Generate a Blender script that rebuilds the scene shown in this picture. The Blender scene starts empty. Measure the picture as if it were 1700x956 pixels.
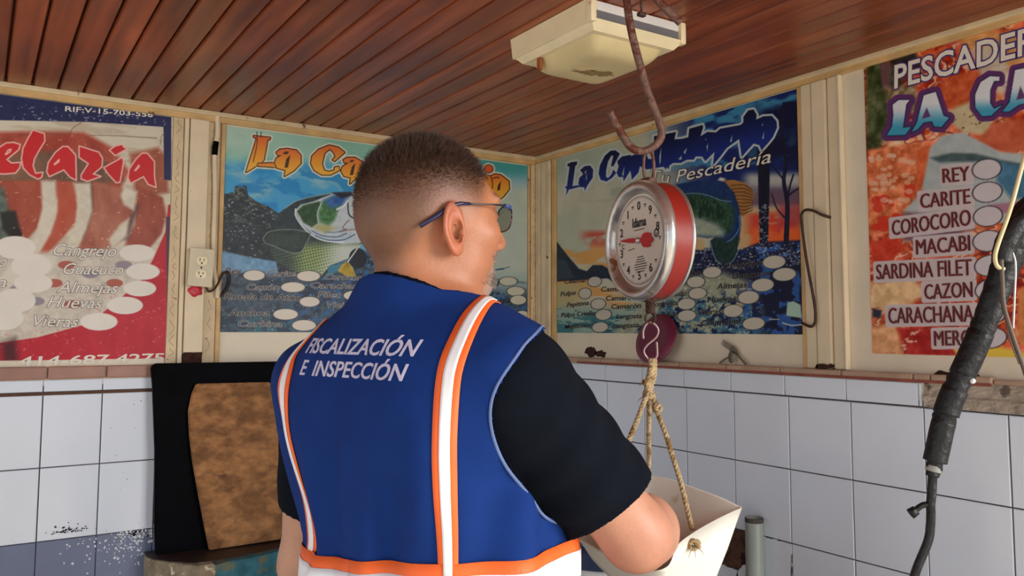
import bpy, bmesh, math, random
import numpy as np
from mathutils import Vector, Matrix
from mathutils.bvhtree import BVHTree

SC = bpy.context.scene
COL = SC.collection
random.seed(7); RNG = np.random.default_rng(7)
PI = math.pi

# ------------------------------------------------------------------ camera
F_PX, CY_PX = 1366.907, 440.67            # focal length and principal row, image taken as 1700 x 956
YAW, PITCH, ROLL = math.radians(32.9484), math.radians(4.49057), math.radians(0.16671)
CAM = np.array([-1.90837, -2.76082, 1.46490])
FW = np.array([math.sin(YAW)*math.cos(PITCH), math.cos(YAW)*math.cos(PITCH), math.sin(PITCH)])
_r = np.array([math.cos(YAW), -math.sin(YAW), 0.0]); _u = np.cross(_r, FW)
RT = _r*math.cos(ROLL)+_u*math.sin(ROLL); UP = -_r*math.sin(ROLL)+_u*math.cos(ROLL)
cam_data = bpy.data.cameras.new('camera'); cam = bpy.data.objects.new('camera', cam_data); COL.objects.link(cam)
cam_data.sensor_width = 36.0; cam_data.lens = 36.0*F_PX/1700.0
cam_data.shift_y = -(478.0-CY_PX)/1700.0
cam_data.clip_start = 0.05
cam.matrix_world = Matrix(((RT[0],UP[0],-FW[0],CAM[0]),(RT[1],UP[1],-FW[1],CAM[1]),(RT[2],UP[2],-FW[2],CAM[2]),(0,0,0,1)))
SC.camera = cam

# ------------------------------------------------------------------ light: open kiosk, overcast-bright daylight from the two open sides
SC.view_settings.view_transform = 'Standard'; SC.view_settings.look = 'None'
SC.view_settings.gamma = 1.0; SC.view_settings.use_curve_mapping = False
SC.view_settings.exposure = 0.58
world = bpy.data.worlds.new('sky'); SC.world = world; world.use_nodes = True
bg = world.node_tree.nodes['Background']; bg.inputs['Color'].default_value = (0.80, 0.90, 1.0, 1); bg.inputs['Strength'].default_value = 0.75
sun_d = bpy.data.lights.new('sun', 'SUN'); sun_d.energy = 3.0; sun_d.angle = math.radians(3); sun_d.color = (1.0, 0.95, 0.86)
sun = bpy.data.objects.new('sun', sun_d); COL.objects.link(sun); sun.rotation_euler = (math.radians(28), math.radians(12), 0)
def area(name, loc, target, sx, sy, power, color):
    d = bpy.data.lights.new(name, 'AREA'); d.shape = 'RECTANGLE'; d.size = sx; d.size_y = sy; d.energy = power; d.color = color
    o = bpy.data.objects.new(name, d); COL.objects.link(o); o.location = loc
    o.rotation_euler = (Vector(target)-Vector(loc)).to_track_quat('-Z', 'Y').to_euler(); return o
# bright sky over the street, seen through the open sides of the stall
area('street_opening_light', (0.7, -4.9, 2.2), (-1.2, -1.3, 1.35), 2.6, 2.0, 175, (1.0, 0.97, 0.93))
area('side_opening_light', (-5.0, -2.2, 2.0), (-0.5, -0.6, 1.3), 3.0, 2.0, 10, (0.78, 0.88, 1.0))

# ------------------------------------------------------------------ small helpers
def srgb(r, g, b):
    f = lambda c: (c/255/12.92) if c/255 <= 0.04045 else ((c/255+0.055)/1.055)**2.4
    return (f(r), f(g), f(b), 1.0)
def lin(a):
    a = np.clip(a, 0, 1); return np.where(a <= .04045, a/12.92, ((a+.055)/1.055)**2.4)
def mat(name, col, rough=.5, metal=0.0, var=.12, scale=18, bump=0.0, bscale=60, spots=None, spot_scale=30, spot_at=.68, stretch=(1,1,1),
        col2=None, mixat=.5, attr=None, sss=0.0, coat=0.0, spec=.5):
    m = bpy.data.materials.new(name); m.use_nodes = True
    nt = m.node_tree; b = nt.nodes['Principled BSDF']; L = nt.links.new
    def N(t): return nt.nodes.new(t)
    b.inputs['Roughness'].default_value = rough; b.inputs['Metallic'].default_value = metal
    b.inputs['Specular IOR Level'].default_value = spec
    if coat: b.inputs['Coat Weight'].default_value = coat; b.inputs['Coat Roughness'].default_value = .15
    if sss:
        b.inputs['Subsurface Weight'].default_value = sss; b.inputs['Subsurface Radius'].default_value = (.012, .005, .003); b.inputs['Subsurface Scale'].default_value = .6
    tc = N('ShaderNodeTexCoord'); mp = N('ShaderNodeMapping'); mp.inputs['Scale'].default_value = stretch; L(tc.outputs['Object'], mp.inputs['Vector'])
    if attr:
        at = N('ShaderNodeVertexColor'); at.layer_name = attr; src = at.outputs['Color']
    else:
        rg = N('ShaderNodeRGB'); rg.outputs[0].default_value = col; src = rg.outputs[0]
        if col2:
            n0 = N('ShaderNodeTexNoise'); n0.inputs['Scale'].default_value = scale*.35; n0.inputs['Detail'].default_value = 6; L(mp.outputs[0], n0.inputs['Vector'])
            r0 = N('ShaderNodeValToRGB'); r0.color_ramp.elements[0].position = mixat-.08; r0.color_ramp.elements[1].position = mixat+.08
            r0.color_ramp.elements[0].color = col; r0.color_ramp.elements[1].color = col2; L(n0.outputs['Fac'], r0.inputs['Fac']); src = r0.outputs['Color']
    n = N('ShaderNodeTexNoise'); n.inputs['Scale'].default_value = scale; n.inputs['Detail'].default_value = 5; L(mp.outputs[0], n.inputs['Vector'])
    mr = N('ShaderNodeMapRange'); mr.inputs['From Min'].default_value = .3; mr.inputs['From Max'].default_value = .7
    mr.inputs['To Min'].default_value = 1-var; mr.inputs['To Max'].default_value = 1+var; L(n.outputs['Fac'], mr.inputs['Value'])
    mx = N('ShaderNodeMixRGB'); mx.blend_type = 'MULTIPLY'; mx.inputs['Fac'].default_value = 1; L(src, mx.inputs['Color1']); L(mr.outputs[0], mx.inputs['Color2'])
    out = mx.outputs['Color']
    if spots:
        n2 = N('ShaderNodeTexNoise'); n2.inputs['Scale'].default_value = spot_scale; n2.inputs['Detail'].default_value = 4; L(mp.outputs[0], n2.inputs['Vector'])
        r2 = N('ShaderNodeValToRGB'); r2.color_ramp.elements[0].position = spot_at; r2.color_ramp.elements[1].position = spot_at+.05; L(n2.outputs['Fac'], r2.inputs['Fac'])
        m2 = N('ShaderNodeMixRGB'); L(r2.outputs['Color'], m2.inputs['Fac']); L(out, m2.inputs['Color1']); m2.inputs['Color2'].default_value = spots; out = m2.outputs['Color']
    L(out, b.inputs['Base Color'])
    if bump:
        n3 = N('ShaderNodeTexNoise'); n3.inputs['Scale'].default_value = bscale; n3.inputs['Detail'].default_value = 5; L(mp.outputs[0], n3.inputs['Vector'])
        bp = N('ShaderNodeBump'); bp.inputs['Strength'].default_value = bump; bp.inputs['Distance'].default_value = .01; L(n3.outputs['Fac'], bp.inputs['Height']); L(bp.outputs[0], b.inputs['Normal'])
    return m
def mesh_obj(name, V, Fc, m, parent=None, smooth=False, col=None):
    me = bpy.data.meshes.new(name)
    me.from_pydata([tuple(map(float, v)) for v in V] if not isinstance(V, np.ndarray) else V.tolist(), [], Fc if not isinstance(Fc, np.ndarray) else Fc.tolist())
    me.update()
    ms = m if isinstance(m, (list, tuple)) else [m]
    for k in ms: me.materials.append(k)
    if smooth: me.polygons.foreach_set('use_smooth', np.ones(len(me.polygons), bool))
    if col is not None:
        ca = me.color_attributes.new('Col', 'FLOAT_COLOR', 'POINT')
        c4 = np.ones((len(me.vertices), 4), np.float32); c4[:, :3] = col; ca.data.foreach_set('color', c4.ravel())
    o = bpy.data.objects.new(name, me); COL.objects.link(o)
    if parent: o.parent = parent
    return o
class MB:                                   # collects shapes that make ONE mesh
    def __init__(self): self.V = []; self.F = []; self.M = []
    def add(self, V, Fc, mi=0):
        o = len(self.V); self.V += [tuple(map(float, v)) for v in V]; self.F += [[o+i for i in f] for f in Fc]; self.M += [mi]*len(Fc); return self
    def box(self, x0, x1, y0, y1, z0, z1, mi=0, bev=0.0):
        x0, x1 = min(x0,x1), max(x0,x1); y0, y1 = min(y0,y1), max(y0,y1); z0, z1 = min(z0,z1), max(z0,z1)
        bm = bmesh.new(); bmesh.ops.create_cube(bm, size=1)
        for v in bm.verts: v.co = Vector(((x0+x1)/2+v.co.x*(x1-x0), (y0+y1)/2+v.co.y*(y1-y0), (z0+z1)/2+v.co.z*(z1-z0)))
        if bev > 0: bmesh.ops.bevel(bm, geom=bm.edges[:], offset=min(bev, .45*min(x1-x0, y1-y0, z1-z0)), segments=2, profile=.6, affect='EDGES')
        return self.bm(bm, mi)
    def bm(self, bm, mi=0):
        bm.verts.ensure_lookup_table(); bm.verts.index_update()
        self.add([v.co for v in bm.verts], [[v.index for v in f.verts] for f in bm.faces], mi); bm.free(); return self
    def tube(self, pts, rad, n=10, mi=0, caps=True):
        P = [Vector(p) for p in pts]; R = rad if hasattr(rad, '__len__') else [rad]*len(P)
        T = [(P[min(i+1, len(P)-1)]-P[max(i-1, 0)]).normalized() for i in range(len(P))]
        a = T[0].orthogonal().normalized(); V = []; Fc = []
        for i, p in enumerate(P):
            a = (a-T[i]*a.dot(T[i])).normalized(); b = T[i].cross(a)
            for k in range(n):
                t = 2*PI*k/n; V.append(p+(a*math.cos(t)+b*math.sin(t))*R[i])
        for i in range(len(P)-1):
            for k in range(n): Fc.append([i*n+k, i*n+(k+1)%n, (i+1)*n+(k+1)%n, (i+1)*n+k])
        if caps: Fc.append(list(range(n-1, -1, -1))); Fc.append([(len(P)-1)*n+k for k in range(n)])
        return self.add(V, Fc, mi)
    def lathe(self, prof, frame=None, n=48, mi=0):
        """prof: (radius, height) pairs; frame: 4x4 taking local z as the axis"""
        fr = frame or Matrix.Identity(4); V = []; Fc = []
        for r, h in prof:
            for k in range(n): V.append(fr @ Vector((r*math.cos(2*PI*k/n), r*math.sin(2*PI*k/n), h)))
        for i in range(len(prof)-1):
            for k in range(n): Fc.append([i*n+k, i*n+(k+1)%n, (i+1)*n+(k+1)%n, (i+1)*n+k])
        return self.add(V, Fc, mi)
    def prism(self, poly, frame, depth, mi=0):
        """polygon in the frame's xy plane pushed out along its z"""
        n = len(poly); V = [frame @ Vector((x, y, 0)) for x, y in poly]+[frame @ Vector((x, y, depth)) for x, y in poly]
        Fc = [list(range(n-1, -1, -1)), list(range(n, 2*n))]+[[i, (i+1)%n, n+(i+1)%n, n+i] for i in range(n)]
        return self.add(V, Fc, mi)
    def build(self, name, m, parent=None, smooth=False):
        o = mesh_obj(name, self.V, self.F, m, parent, smooth)
        if isinstance(m, (list, tuple)): o.data.polygons.foreach_set('material_index', self.M)
        o.data.validate(); return o
def smooth_angle(o, deg=40):
    me = o.data; me.polygons.foreach_set('use_smooth', np.ones(len(me.polygons), bool))
    bm = bmesh.new(); bm.from_mesh(me)
    bmesh.ops.recalc_face_normals(bm, faces=bm.faces[:])
    for e in bm.edges: e.smooth = not (len(e.link_faces) == 2 and e.calc_face_angle(0) > math.radians(deg))
    bm.to_mesh(me); bm.free(); return o
def tag(o, label, cat, group=None):
    o['label'] = label; o['category'] = cat
    if group: o['group'] = group
    return o
def struct(o): o['kind'] = 'structure'; return o
def empty(name, loc=(0,0,0), rz=0.0):
    o = bpy.data.objects.new(name, None); COL.objects.link(o); o.location = loc; o.rotation_euler = (0, 0, rz); o.empty_display_size = .05; return o
def spline(pts, per=8):
    P = [np.array(p, float) for p in pts]; P = [2*P[0]-P[1]]+P+[2*P[-1]-P[-2]]; out = []
    for i in range(1, len(P)-2):
        for t in np.linspace(0, 1, per, endpoint=False):
            a, b, c, d = P[i-1], P[i], P[i+1], P[i+2]
            out.append(.5*((2*b)+(c-a)*t+(2*a-5*b+4*c-d)*t*t+(-a+3*b-3*c+d)*t**3))
    out.append(P[-2]); return out
# photograph pixel -> point on a real wall plane (used to lay out the printed posters)
def pix_ray(x, y): return FW+RT*((x-850)/F_PX)+UP*((CY_PX-y)/F_PX)
def on_left(x, y, off=0.0):
    d = pix_ray(x, y); t = (off-CAM[1])/d[1]; return CAM+d*t
def on_right(x, y, off=0.0):
    d = pix_ray(x, y); t = (off-CAM[0])/d[0]; return CAM+d*t
def proj(P):
    d = P-CAM; z = d@FW; return 850+F_PX*(d@RT)/z, CY_PX-F_PX*(d@UP)/z

# ------------------------------------------------------------------ materials
M = {}
M['cream'] = mat('cream_paint', srgb(226,208,176), .45, var=.07, scale=9, bump=.12, bscale=25, spots=srgb(120,84,52), spot_scale=38, spot_at=.74)
M['cream_dirty'] = mat('cream_paint_stained', srgb(214,192,154), .5, var=.14, scale=14, bump=.25, bscale=35, spots=srgb(110,70,40), spot_scale=26, spot_at=.69)
M['cream_ochre'] = mat('cream_paint_ochre', srgb(206,168,112), .5, var=.2, scale=12, bump=.25, bscale=30, spots=srgb(104,62,32), spot_scale=20, spot_at=.68)
M['panel'] = mat('panel_paint', srgb(226,214,190), .42, var=.06, scale=8, bump=.08, spots=srgb(130,98,66), spot_scale=30, spot_at=.76)
M['rust'] = mat('rust_hole', srgb(58,28,18), .9, var=.5, scale=60, bump=.6)
M['tile'] = mat('white_tile', srgb(226,234,246), .12, var=.03, scale=4, spots=srgb(150,150,150), spot_scale=70, spot_at=.80, coat=.2)
M['grout'] = mat('grey_grout', srgb(92,88,90), .9, var=.25, scale=40, bump=.3)
M['brown_grout'] = mat('brown_grout', srgb(96,66,50), .9, var=.25, scale=40)
M['blue_paint'] = mat('grey_blue_wall_paint', srgb(112,122,150), .4, var=.06, scale=12, bump=.05)
M['chip'] = mat('white_paint_chip', srgb(225,230,238), .5, var=.05)
M['scuff'] = mat('dark_scuff', srgb(60,58,62), .7, var=.2)
M['terracotta'] = mat('terracotta_edge_tile', srgb(164,122,106), .45, var=.12, scale=20, bump=.1)
M['sill'] = mat('ledge_tile', srgb(176,146,122), .45, var=.15, scale=18, bump=.15, spots=srgb(120,70,50), spot_scale=22, spot_at=.68)
M['mortar'] = mat('bare_mortar', srgb(176,162,146), .95, var=.25, scale=30, bump=.9, bscale=45, spots=srgb(108,94,84), spot_scale=20, spot_at=.6)
M['brick'] = mat('dark_broken_brick', srgb(92,62,50), .95, var=.4, scale=30, bump=.8, bscale=40, spots=srgb(48,34,30), spot_scale=22, spot_at=.55)
M['floor'] = mat('concrete_floor', srgb(176,166,152), .8, var=.15, scale=4, bump=.2)
M['rusty'] = mat('rusty_steel', srgb(112,82,70), .55, metal=.25, var=.25, scale=60, bump=.4, bscale=120, spots=srgb(96,46,30), spot_scale=40, spot_at=.55)
M['darkrust'] = mat('dark_rusty_wire', srgb(70,46,36), .6, metal=.3, var=.3, scale=80, bump=.4, bscale=150)
M['black'] = mat('black_board', srgb(7,8,12), .6, var=.3, scale=14, bump=.1, spots=srgb(26,28,34), spot_scale=16, spot_at=.74, spec=.04)

def board_mat():
    m = bpy.data.materials.new('varnished_brown_boards'); m.use_nodes = True; nt = m.node_tree; b = nt.nodes['Principled BSDF']; L = nt.links.new
    N = nt.nodes.new
    tc = N('ShaderNodeTexCoord'); sp = N('ShaderNodeSeparateXYZ'); L(tc.outputs['Object'], sp.inputs[0])
    dv = N('ShaderNodeMath'); dv.operation = 'DIVIDE'; dv.inputs[1].default_value = .0668; L(sp.outputs['X'], dv.inputs[0])
    fl = N('ShaderNodeMath'); fl.operation = 'FLOOR'; L(dv.outputs[0], fl.inputs[0])
    wn = N('ShaderNodeTexWhiteNoise'); wn.noise_dimensions = '1D'; L(fl.outputs[0], wn.inputs['W'])
    mp = N('ShaderNodeMapping'); mp.inputs['Scale'].default_value = (34, 2.2, 34); L(tc.outputs['Object'], mp.inputs['Vector'])
    ad = N('ShaderNodeVectorMath'); L(mp.outputs[0], ad.inputs[0]); L(wn.outputs['Color'], ad.inputs[1])
    n1 = N('ShaderNodeTexNoise'); n1.inputs['Scale'].default_value = 1.0; n1.inputs['Detail'].default_value = 7; L(ad.outputs[0], n1.inputs['Vector'])
    n2 = N('ShaderNodeTexNoise'); n2.inputs['Scale'].default_value = 2.6; n2.inputs['Detail'].default_value = 4; L(tc.outputs['Object'], n2.inputs['Vector'])
    cr = N('ShaderNodeValToRGB'); e = cr.color_ramp.elements
    e[0].position = .25; e[0].color = srgb(104,46,24); e[1].position = .75; e[1].color = srgb(180,94,52); L(n1.outputs['Fac'], cr.inputs['Fac'])
    mr = N('ShaderNodeMapRange'); mr.inputs['To Min'].default_value = .78; mr.inputs['To Max'].default_value = 1.2; L(wn.outputs['Value'], mr.inputs['Value'])
    mx = N('ShaderNodeMixRGB'); mx.blend_type = 'MULTIPLY'; mx.inputs['Fac'].default_value = 1; L(cr.outputs['Color'], mx.inputs['Color1']); L(mr.outputs[0], mx.inputs['Color2'])
    c2 = N('ShaderNodeValToRGB'); c2.color_ramp.elements[0].position = .35; c2.color_ramp.elements[0].color = (.7,.7,.7,1); c2.color_ramp.elements[1].position = .7; c2.color_ramp.elements[1].color = (1.15,1.15,1.15,1); L(n2.outputs['Fac'], c2.inputs['Fac'])
    m2 = N('ShaderNodeMixRGB'); m2.blend_type = 'MULTIPLY'; m2.inputs['Fac'].default_value = 1; L(mx.outputs[0], m2.inputs['Color1']); L(c2.outputs['Color'], m2.inputs['Color2'])
    L(m2.outputs[0], b.inputs['Base Color']); b.inputs['Roughness'].default_value = .34
    bp = N('ShaderNodeBump'); bp.inputs['Strength'].default_value = .12; bp.inputs['Distance'].default_value = .01; L(n1.outputs['Fac'], bp.inputs['Height']); L(bp.outputs[0], b.inputs['Normal'])
    return m
M['boards'] = board_mat()
M['dark_gap'] = mat('dark_gap', srgb(30,14,8), .9)

# ------------------------------------------------------------------ the stall: floor, ceiling, two tiled walls
ZC = 2.1734
g = MB().box(-3.3, .1, -3.6, .1, -.1, 0); struct(g.build('floor', M['floor']))
g = MB().box(-14, 14, -16, 10, -.24, -.12); gr = struct(g.build('floor_street', mat('street_concrete', srgb(196,184,166), .9, var=.1, scale=1.5)))
mb = MB(); x = 0.0; W = .0668
while x > -3.3:
    y0, y1 = -3.35, .03; a, b = x-W+.0018, x-.0018; z = ZC+random.uniform(-.0006, .0006)
    mb.add([(a,y0,z+.007),(a+.0038,y0,z),(b-.0038,y0,z),(b,y0,z+.007),(b,y0,z+.014),(a,y0,z+.014)]+[(a,y1,z+.007),(a+.0038,y1,z),(b-.0038,y1,z),(b,y1,z+.007),(b,y1,z+.014),(a,y1,z+.014)],
           [[i, (i+1)%6, 6+(i+1)%6, 6+i] for i in range(6)]+[[5,4,3,2,1,0],[6,7,8,9,10,11]]); x -= W
ceil = struct(mb.build('ceiling', M['boards']))
bk = MB().box(-3.3, .1, -3.35, .1, ZC+.012, ZC+.10).build('backing', M['dark_gap'], ceil)

wl = struct(MB().box(-3.3, .1, 0.0, .12, 1.30, ZC+.05).build('wall_left', M['panel']))
MB().box(-3.3, .1, .001, .12, 0, 1.30).build('masonry', M['grout'], wl)
wr = struct(MB().box(0.0, .12, -3.3, 0.0, 1.30, ZC+.05).build('wall_right', M['panel']))
MB().box(.001, .12, -3.3, 0.0, 0, 1.30).build('masonry', M['grout'], wr)

def tiles(side, edges, zs, name, m, parent, gap=.0032, skip=()):
    mb = MB()
    for i in range(len(edges)-1):
        for j in range(len(zs)-1):
            if (i, j) in skip: continue
            a0, a1 = sorted((edges[i], edges[i+1])); z0, z1 = sorted((zs[j], zs[j+1]))
            a0 += gap/2; a1 -= gap/2; z0 += gap/2; z1 -= gap/2
            d = [-.0042+random.uniform(-.0006, .0006) for _ in range(4)]; k = .0016
            out = [(a0,z0,0),(a1,z0,0),(a1,z1,0),(a0,z1,0),(a0,z0,d[0]+.0012),(a1,z0,d[1]+.0012),(a1,z1,d[2]+.0012),(a0,z1,d[3]+.0012),
                   (a0+k,z0+k,d[0]),(a1-k,z0+k,d[1]),(a1-k,z1-k,d[2]),(a0+k,z1-k,d[3])]
            V = [(a, n, z) if side == 'L' else (n, a, z) for a, z, n in out]
            Fc = [[8,9,10,11]]+[[q, (q+1)%4, 4+(q+1)%4, 4+q] for q in range(4)]+[[4+q, 4+(q+1)%4, 8+(q+1)%4, 8+q] for q in range(4)]
            mb.add(V, Fc)
    return mb.build(name, m, parent)
lx = [-1.738+.155*k for k in range(-10, 12)]; lx = [v for v in lx if v < -.01]+[-.006]
hl = .2085; zl = 1.274
tiles('L', lx, [zl-hl*k for k in range(3)], 'tile_field', M['tile'], wl)
tiles('L', lx, [1.3175, 1.2815], 'tile_border', M['tile'], wl)
MB().box(-3.3, -.006, -.0035, .0, 1.2735, 1.2805).build('grout_line', M['brown_grout'], wl)
base_top = zl-2*hl
tiles('L', lx, [base_top-hl*k for k in range(5)], 'painted_tiles', M['blue_paint'], wl, gap=.0022)
ry = [-.006, -.0563, -.2533, -.4503, -.6474, -.8444, -1.0413, -1.2381, -1.4330, -1.6294, -1.8222, -2.0190, -2.216, -2.413, -2.61, -2.807, -3.0]
zr = 1.2837
tiles('R', ry, [zr-.2*k for k in range(7)], 'tile_field', M['tile'], wr, skip=((6,2),(5,2)))
ry2 = [y+.012 if i > 0 else y for i, y in enumerate(ry)]
tiles('R', ry2[:10]+[-1.627], [1.343, 1.2850], 'tile_border', M['tile'], wr)
# the two broken tiles low on the right wall: what is left of them, and the dark brick behind
def slab_poly(name, poly, thick, m, parent, side='R', seed=1, jag=0.0):
    P = []
    rg = random.Random(seed)
    for i in range(len(poly)):
        a, b = np.array(poly[i], float), np.array(poly[(i+1)%len(poly)], float); n = max(1, int(np.linalg.norm(b-a)/.008)) if jag else 1
        for k in range(n): P.append(a+(b-a)*k/n+np.array([rg.uniform(-jag, jag), rg.uniform(-jag, jag)]))
    n = len(P); bm = bmesh.new()
    f3 = (lambda p, d: (d, p[0], p[1])) if side == 'R' else (lambda p, d: (p[0], d, p[1]))
    v0 = [bm.verts.new(f3(p, 0)) for p in P]; v1 = [bm.verts.new(f3(p, -thick)) for p in P]
    bm.faces.new(v1); bm.faces.new(v0[::-1])
    for i in range(n): bm.faces.new((v0[i], v0[(i+1)%n], v1[(i+1)%n], v1[i]))
    bmesh.ops.triangulate(bm, faces=[f for f in bm.faces if len(f.verts) > 4]); bmesh.ops.recalc_face_normals(bm, faces=bm.faces[:])
    return MB().bm(bm).build(name, m, parent)
slab_poly('tile_remnant', [(-1.118,.8822),(-1.2365,.8822),(-1.2365,.686),(-1.0430,.686),(-1.0430,.762),(-1.07,.790),(-1.10,.80)], .0042, M['tile'], wr, jag=.002)
slab_poly('tile_remnant', [(-.8460,.8822),(-.955,.8822),(-.950,.80),(-.965,.77),(-1.0396,.765),(-1.0396,.686),(-.8460,.686)], .0042, M['tile'], wr, seed=4, jag=.002)
slab_poly('broken_brick', [(-.95,.878),(-1.118,.880),(-1.10,.80),(-1.07,.785),(-1.03,.765),(-.96,.768)], .0030, M['brick'], wr, seed=3, jag=.004)
mb = MB()
for k in range(26):
    y = random.uniform(-1.10,-.965); z = random.choice((random.uniform(.770,.80), random.uniform(.86,.88))); s = random.uniform(.004,.012)
    mb.box(-random.uniform(.004,.010), 0, y-s, y+s, z-s*.5, z+s*.5, bev=.002)
mb.build('broken_mortar', M['brick'], wr)
# bare mortar strip where the border tiles are gone
mb = MB(); ny, nz = 90, 12
V = []; rg = RNG.normal(0, 1, (ny+1, nz+1)); rg = (rg+np.roll(rg,1,0)+np.roll(rg,1,1)+np.roll(rg,-1,0)+np.roll(rg,-1,1))/5
for i in range(ny+1):
    for j in range(nz+1):
        y = -1.632-1.3*i/ny; z = 1.2855+(1.3465-1.2855)*j/nz; comb = .0015*math.sin(y*320) if j > 6 else 0
        V.append((-.0035-.0035*abs(rg[i,j])-comb-(.004 if j < 6 else 0), y, z))
Fc = [[i*(nz+1)+j, (i+1)*(nz+1)+j, (i+1)*(nz+1)+j+1, i*(nz+1)+j+1] for i in range(ny) for j in range(nz)]
mb.add(V, Fc).build('bare_mortar', M['mortar'], wr)

# ledges over the tiles
T = [0]
def trim(mb, m, smooth=False):
    T[0] += 1; return struct(mb.build('trim_%d' % T[0], m, None, smooth))
mb = MB(); e = [-1.738+.155*k+.008 for k in range(-10, 12)]; e = [v for v in e if v < -.03]+[-.012]
for a, b in zip(e[:-1], e[1:]): mb.box(a+.001, b-.001, -.014, .0, 1.3185, 1.3560, bev=.005)
trim(mb, M['terracotta'])
mb = MB()
for a, b in zip([-.012]+ry2[2:10]+[-1.66], ry2[2:10]+[-1.66, -1.80]): mb.box(-.024, 0, a-.001, b+.001, 1.3455, 1.3640, bev=.004)
for a, b in zip([-1.80, -2.03, -2.30, -2.6], [-2.03, -2.30, -2.6, -3.0]): mb.box(-.018, 0, a-.001, b+.001, 1.3475, 1.3590, bev=.004)
trim(mb, M['sill'])
trim(MB().box(-.0255, -.021, -.3, -1.80, 1.3435, 1.3505, bev=.001), mat('ledge_red_edge', srgb(142,72,58), .6, var=.25, scale=30))

# posts, frames and battens
def strip(side, a0, a1, z0, z1, th, m, bev=.003):
    mb = MB()
    if side == 'L': mb.box(a0, a1, -th, .0, z0, z1, bev=bev)
    else: mb.box(-th, .0, a0, a1, z0, z1, bev=bev)
    return trim(mb, m)
ZT = 2.140
strip('L', -3.3, -.001, ZT, ZC, .012, M['cream_ochre']); strip('L', -3.3, -.001, 2.158, ZC, .022, M['cream_dirty'])
strip('R', -.013, -3.3, 2.1465, ZC, .012, M['cream_ochre']); strip('R', -.014, -3.3, 2.160, ZC, .022, M['cream_dirty'])
strip('L', -.033, -.0, 1.357, ZT, .012, M['cream_dirty']); strip('L', -.046, -.035, 1.357, ZT, .007, M['cream_ochre'])
strip('R', -.0125, -.045, 1.365, 2.146, .016, M['cream_dirty'], .008); strip('R', -.047, -.082, 1.365, 2.146, .010, M['cream'])
strip('R', -.085, -.112, 1.365, 2.146, .016, M['cream_dirty'], .007); strip('R', -.116, -.143, 1.365, 2.146, .008, M['cream_ochre'])
strip('L', -1.262, -1.2475, 1.357, ZT, .009, M['cream_ochre']); strip('L', -1.4105, -1.379, 1.357, ZT, .009, M['cream_dirty'])
strip('L', -1.377, -1.3635, 1.357, ZT, .015, M['cream']); strip('L', -1.3605, -1.303, 1.392, ZT, .020, M['cream'])
strip('L', -1.301, -1.2635, 1.357, ZT, .004, M['cream_dirty'])
strip('L', -2.35, -2.32, 1.357, ZT, .009, M['cream_dirty'])
strip('R', -1.2925, -1.3065, 1.365, 2.146, .007, M['cream_ochre']); strip('R', -1.309, -1.3415, 1.365, 2.146, .012, M['cream'])
strip('R', -1.3445, -1.3910, 1.365, 2.146, .016, M['cream'], .005); strip('R', -1.3940, -1.4260, 1.365, 2.146, .012, M['cream'])
strip('R', -1.4285, -1.4360, 1.365, 2.146, .018, M['cream'])
M['vine'] = mat('faded_brown_line', srgb(126,98,66), .7, var=.2)
def vine(side, a0, a1, z0, z1, off, parent, seed):
    rg = random.Random(seed); mb = MB(); z = z0; mid = (a0+a1)/2; hw = abs(a1-a0)*.30; sg = 1
    while z < z1:
        h = rg.uniform(.022,.05); pts = [(mid-sg*hw*rg.uniform(.4,1), z), (mid+sg*hw*rg.uniform(.2,.9), z+h*.45), (mid-sg*hw*.2, z+h*.75), (mid+sg*hw*rg.uniform(-.6,.2), z+h)]
        P_ = spline([((a, -off, b) if side == 'L' else (-off, a, b)) for a, b in pts], 4); mb.tube(P_, .0007, 4); z += h*rg.uniform(1.0,1.6); sg = -sg
    return mb.build('drawn_vine', M['vine'], parent)
TR = lambda k: bpy.data.objects['trim_%d' % k]
vine('L', -1.4105, -1.379, 1.38, 2.12, .0092, TR(13), 1); vine('L', -1.301, -1.2635, 1.39, 2.12, .0042, TR(16), 2); vine('L', -.033, 0, 1.40, 2.12, .0122, TR(6+2), 3)
# rotten foot of the flat post, rust holes along the right ledge
slab_poly('trim_rust_foot', [(-1.3605,1.357),(-1.303,1.357),(-1.303,1.396),(-1.322,1.389),(-1.34,1.394),(-1.3605,1.386)], .014, M['rust'], None, 'L', 5, .002)
struct(bpy.data.objects['trim_rust_foot'])
def blob_poly(cy, cz, ry_, rz_, n, seed):
    rg = random.Random(seed); return [(cy+ry_*math.cos(2*PI*k/n)*rg.uniform(.55,1.15), max(1.3655, cz+rz_*math.sin(2*PI*k/n)*rg.uniform(.5,1.2))) for k in range(n)]
for nm, p, th, sd in (('trim_rust_patch', blob_poly(-.352,1.388,.034,.020,22,3), .003, 1), ('trim_rust_patch.001', blob_poly(-.415,1.380,.036,.014,22,8), .003, 2), ('trim_rust_patch.002', blob_poly(-1.368,1.370,.034,.011,24,9), .0185, 3), ('trim_rust_patch.003', [(-1.655,1.364),(-1.668,1.374),(-1.70,1.369),(-1.735,1.373),(-1.76,1.368),(-1.765,1.364)], .003, 4)):
    struct(slab_poly(nm, p, th, M['rust'], None, 'R', sd, .0015))
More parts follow.
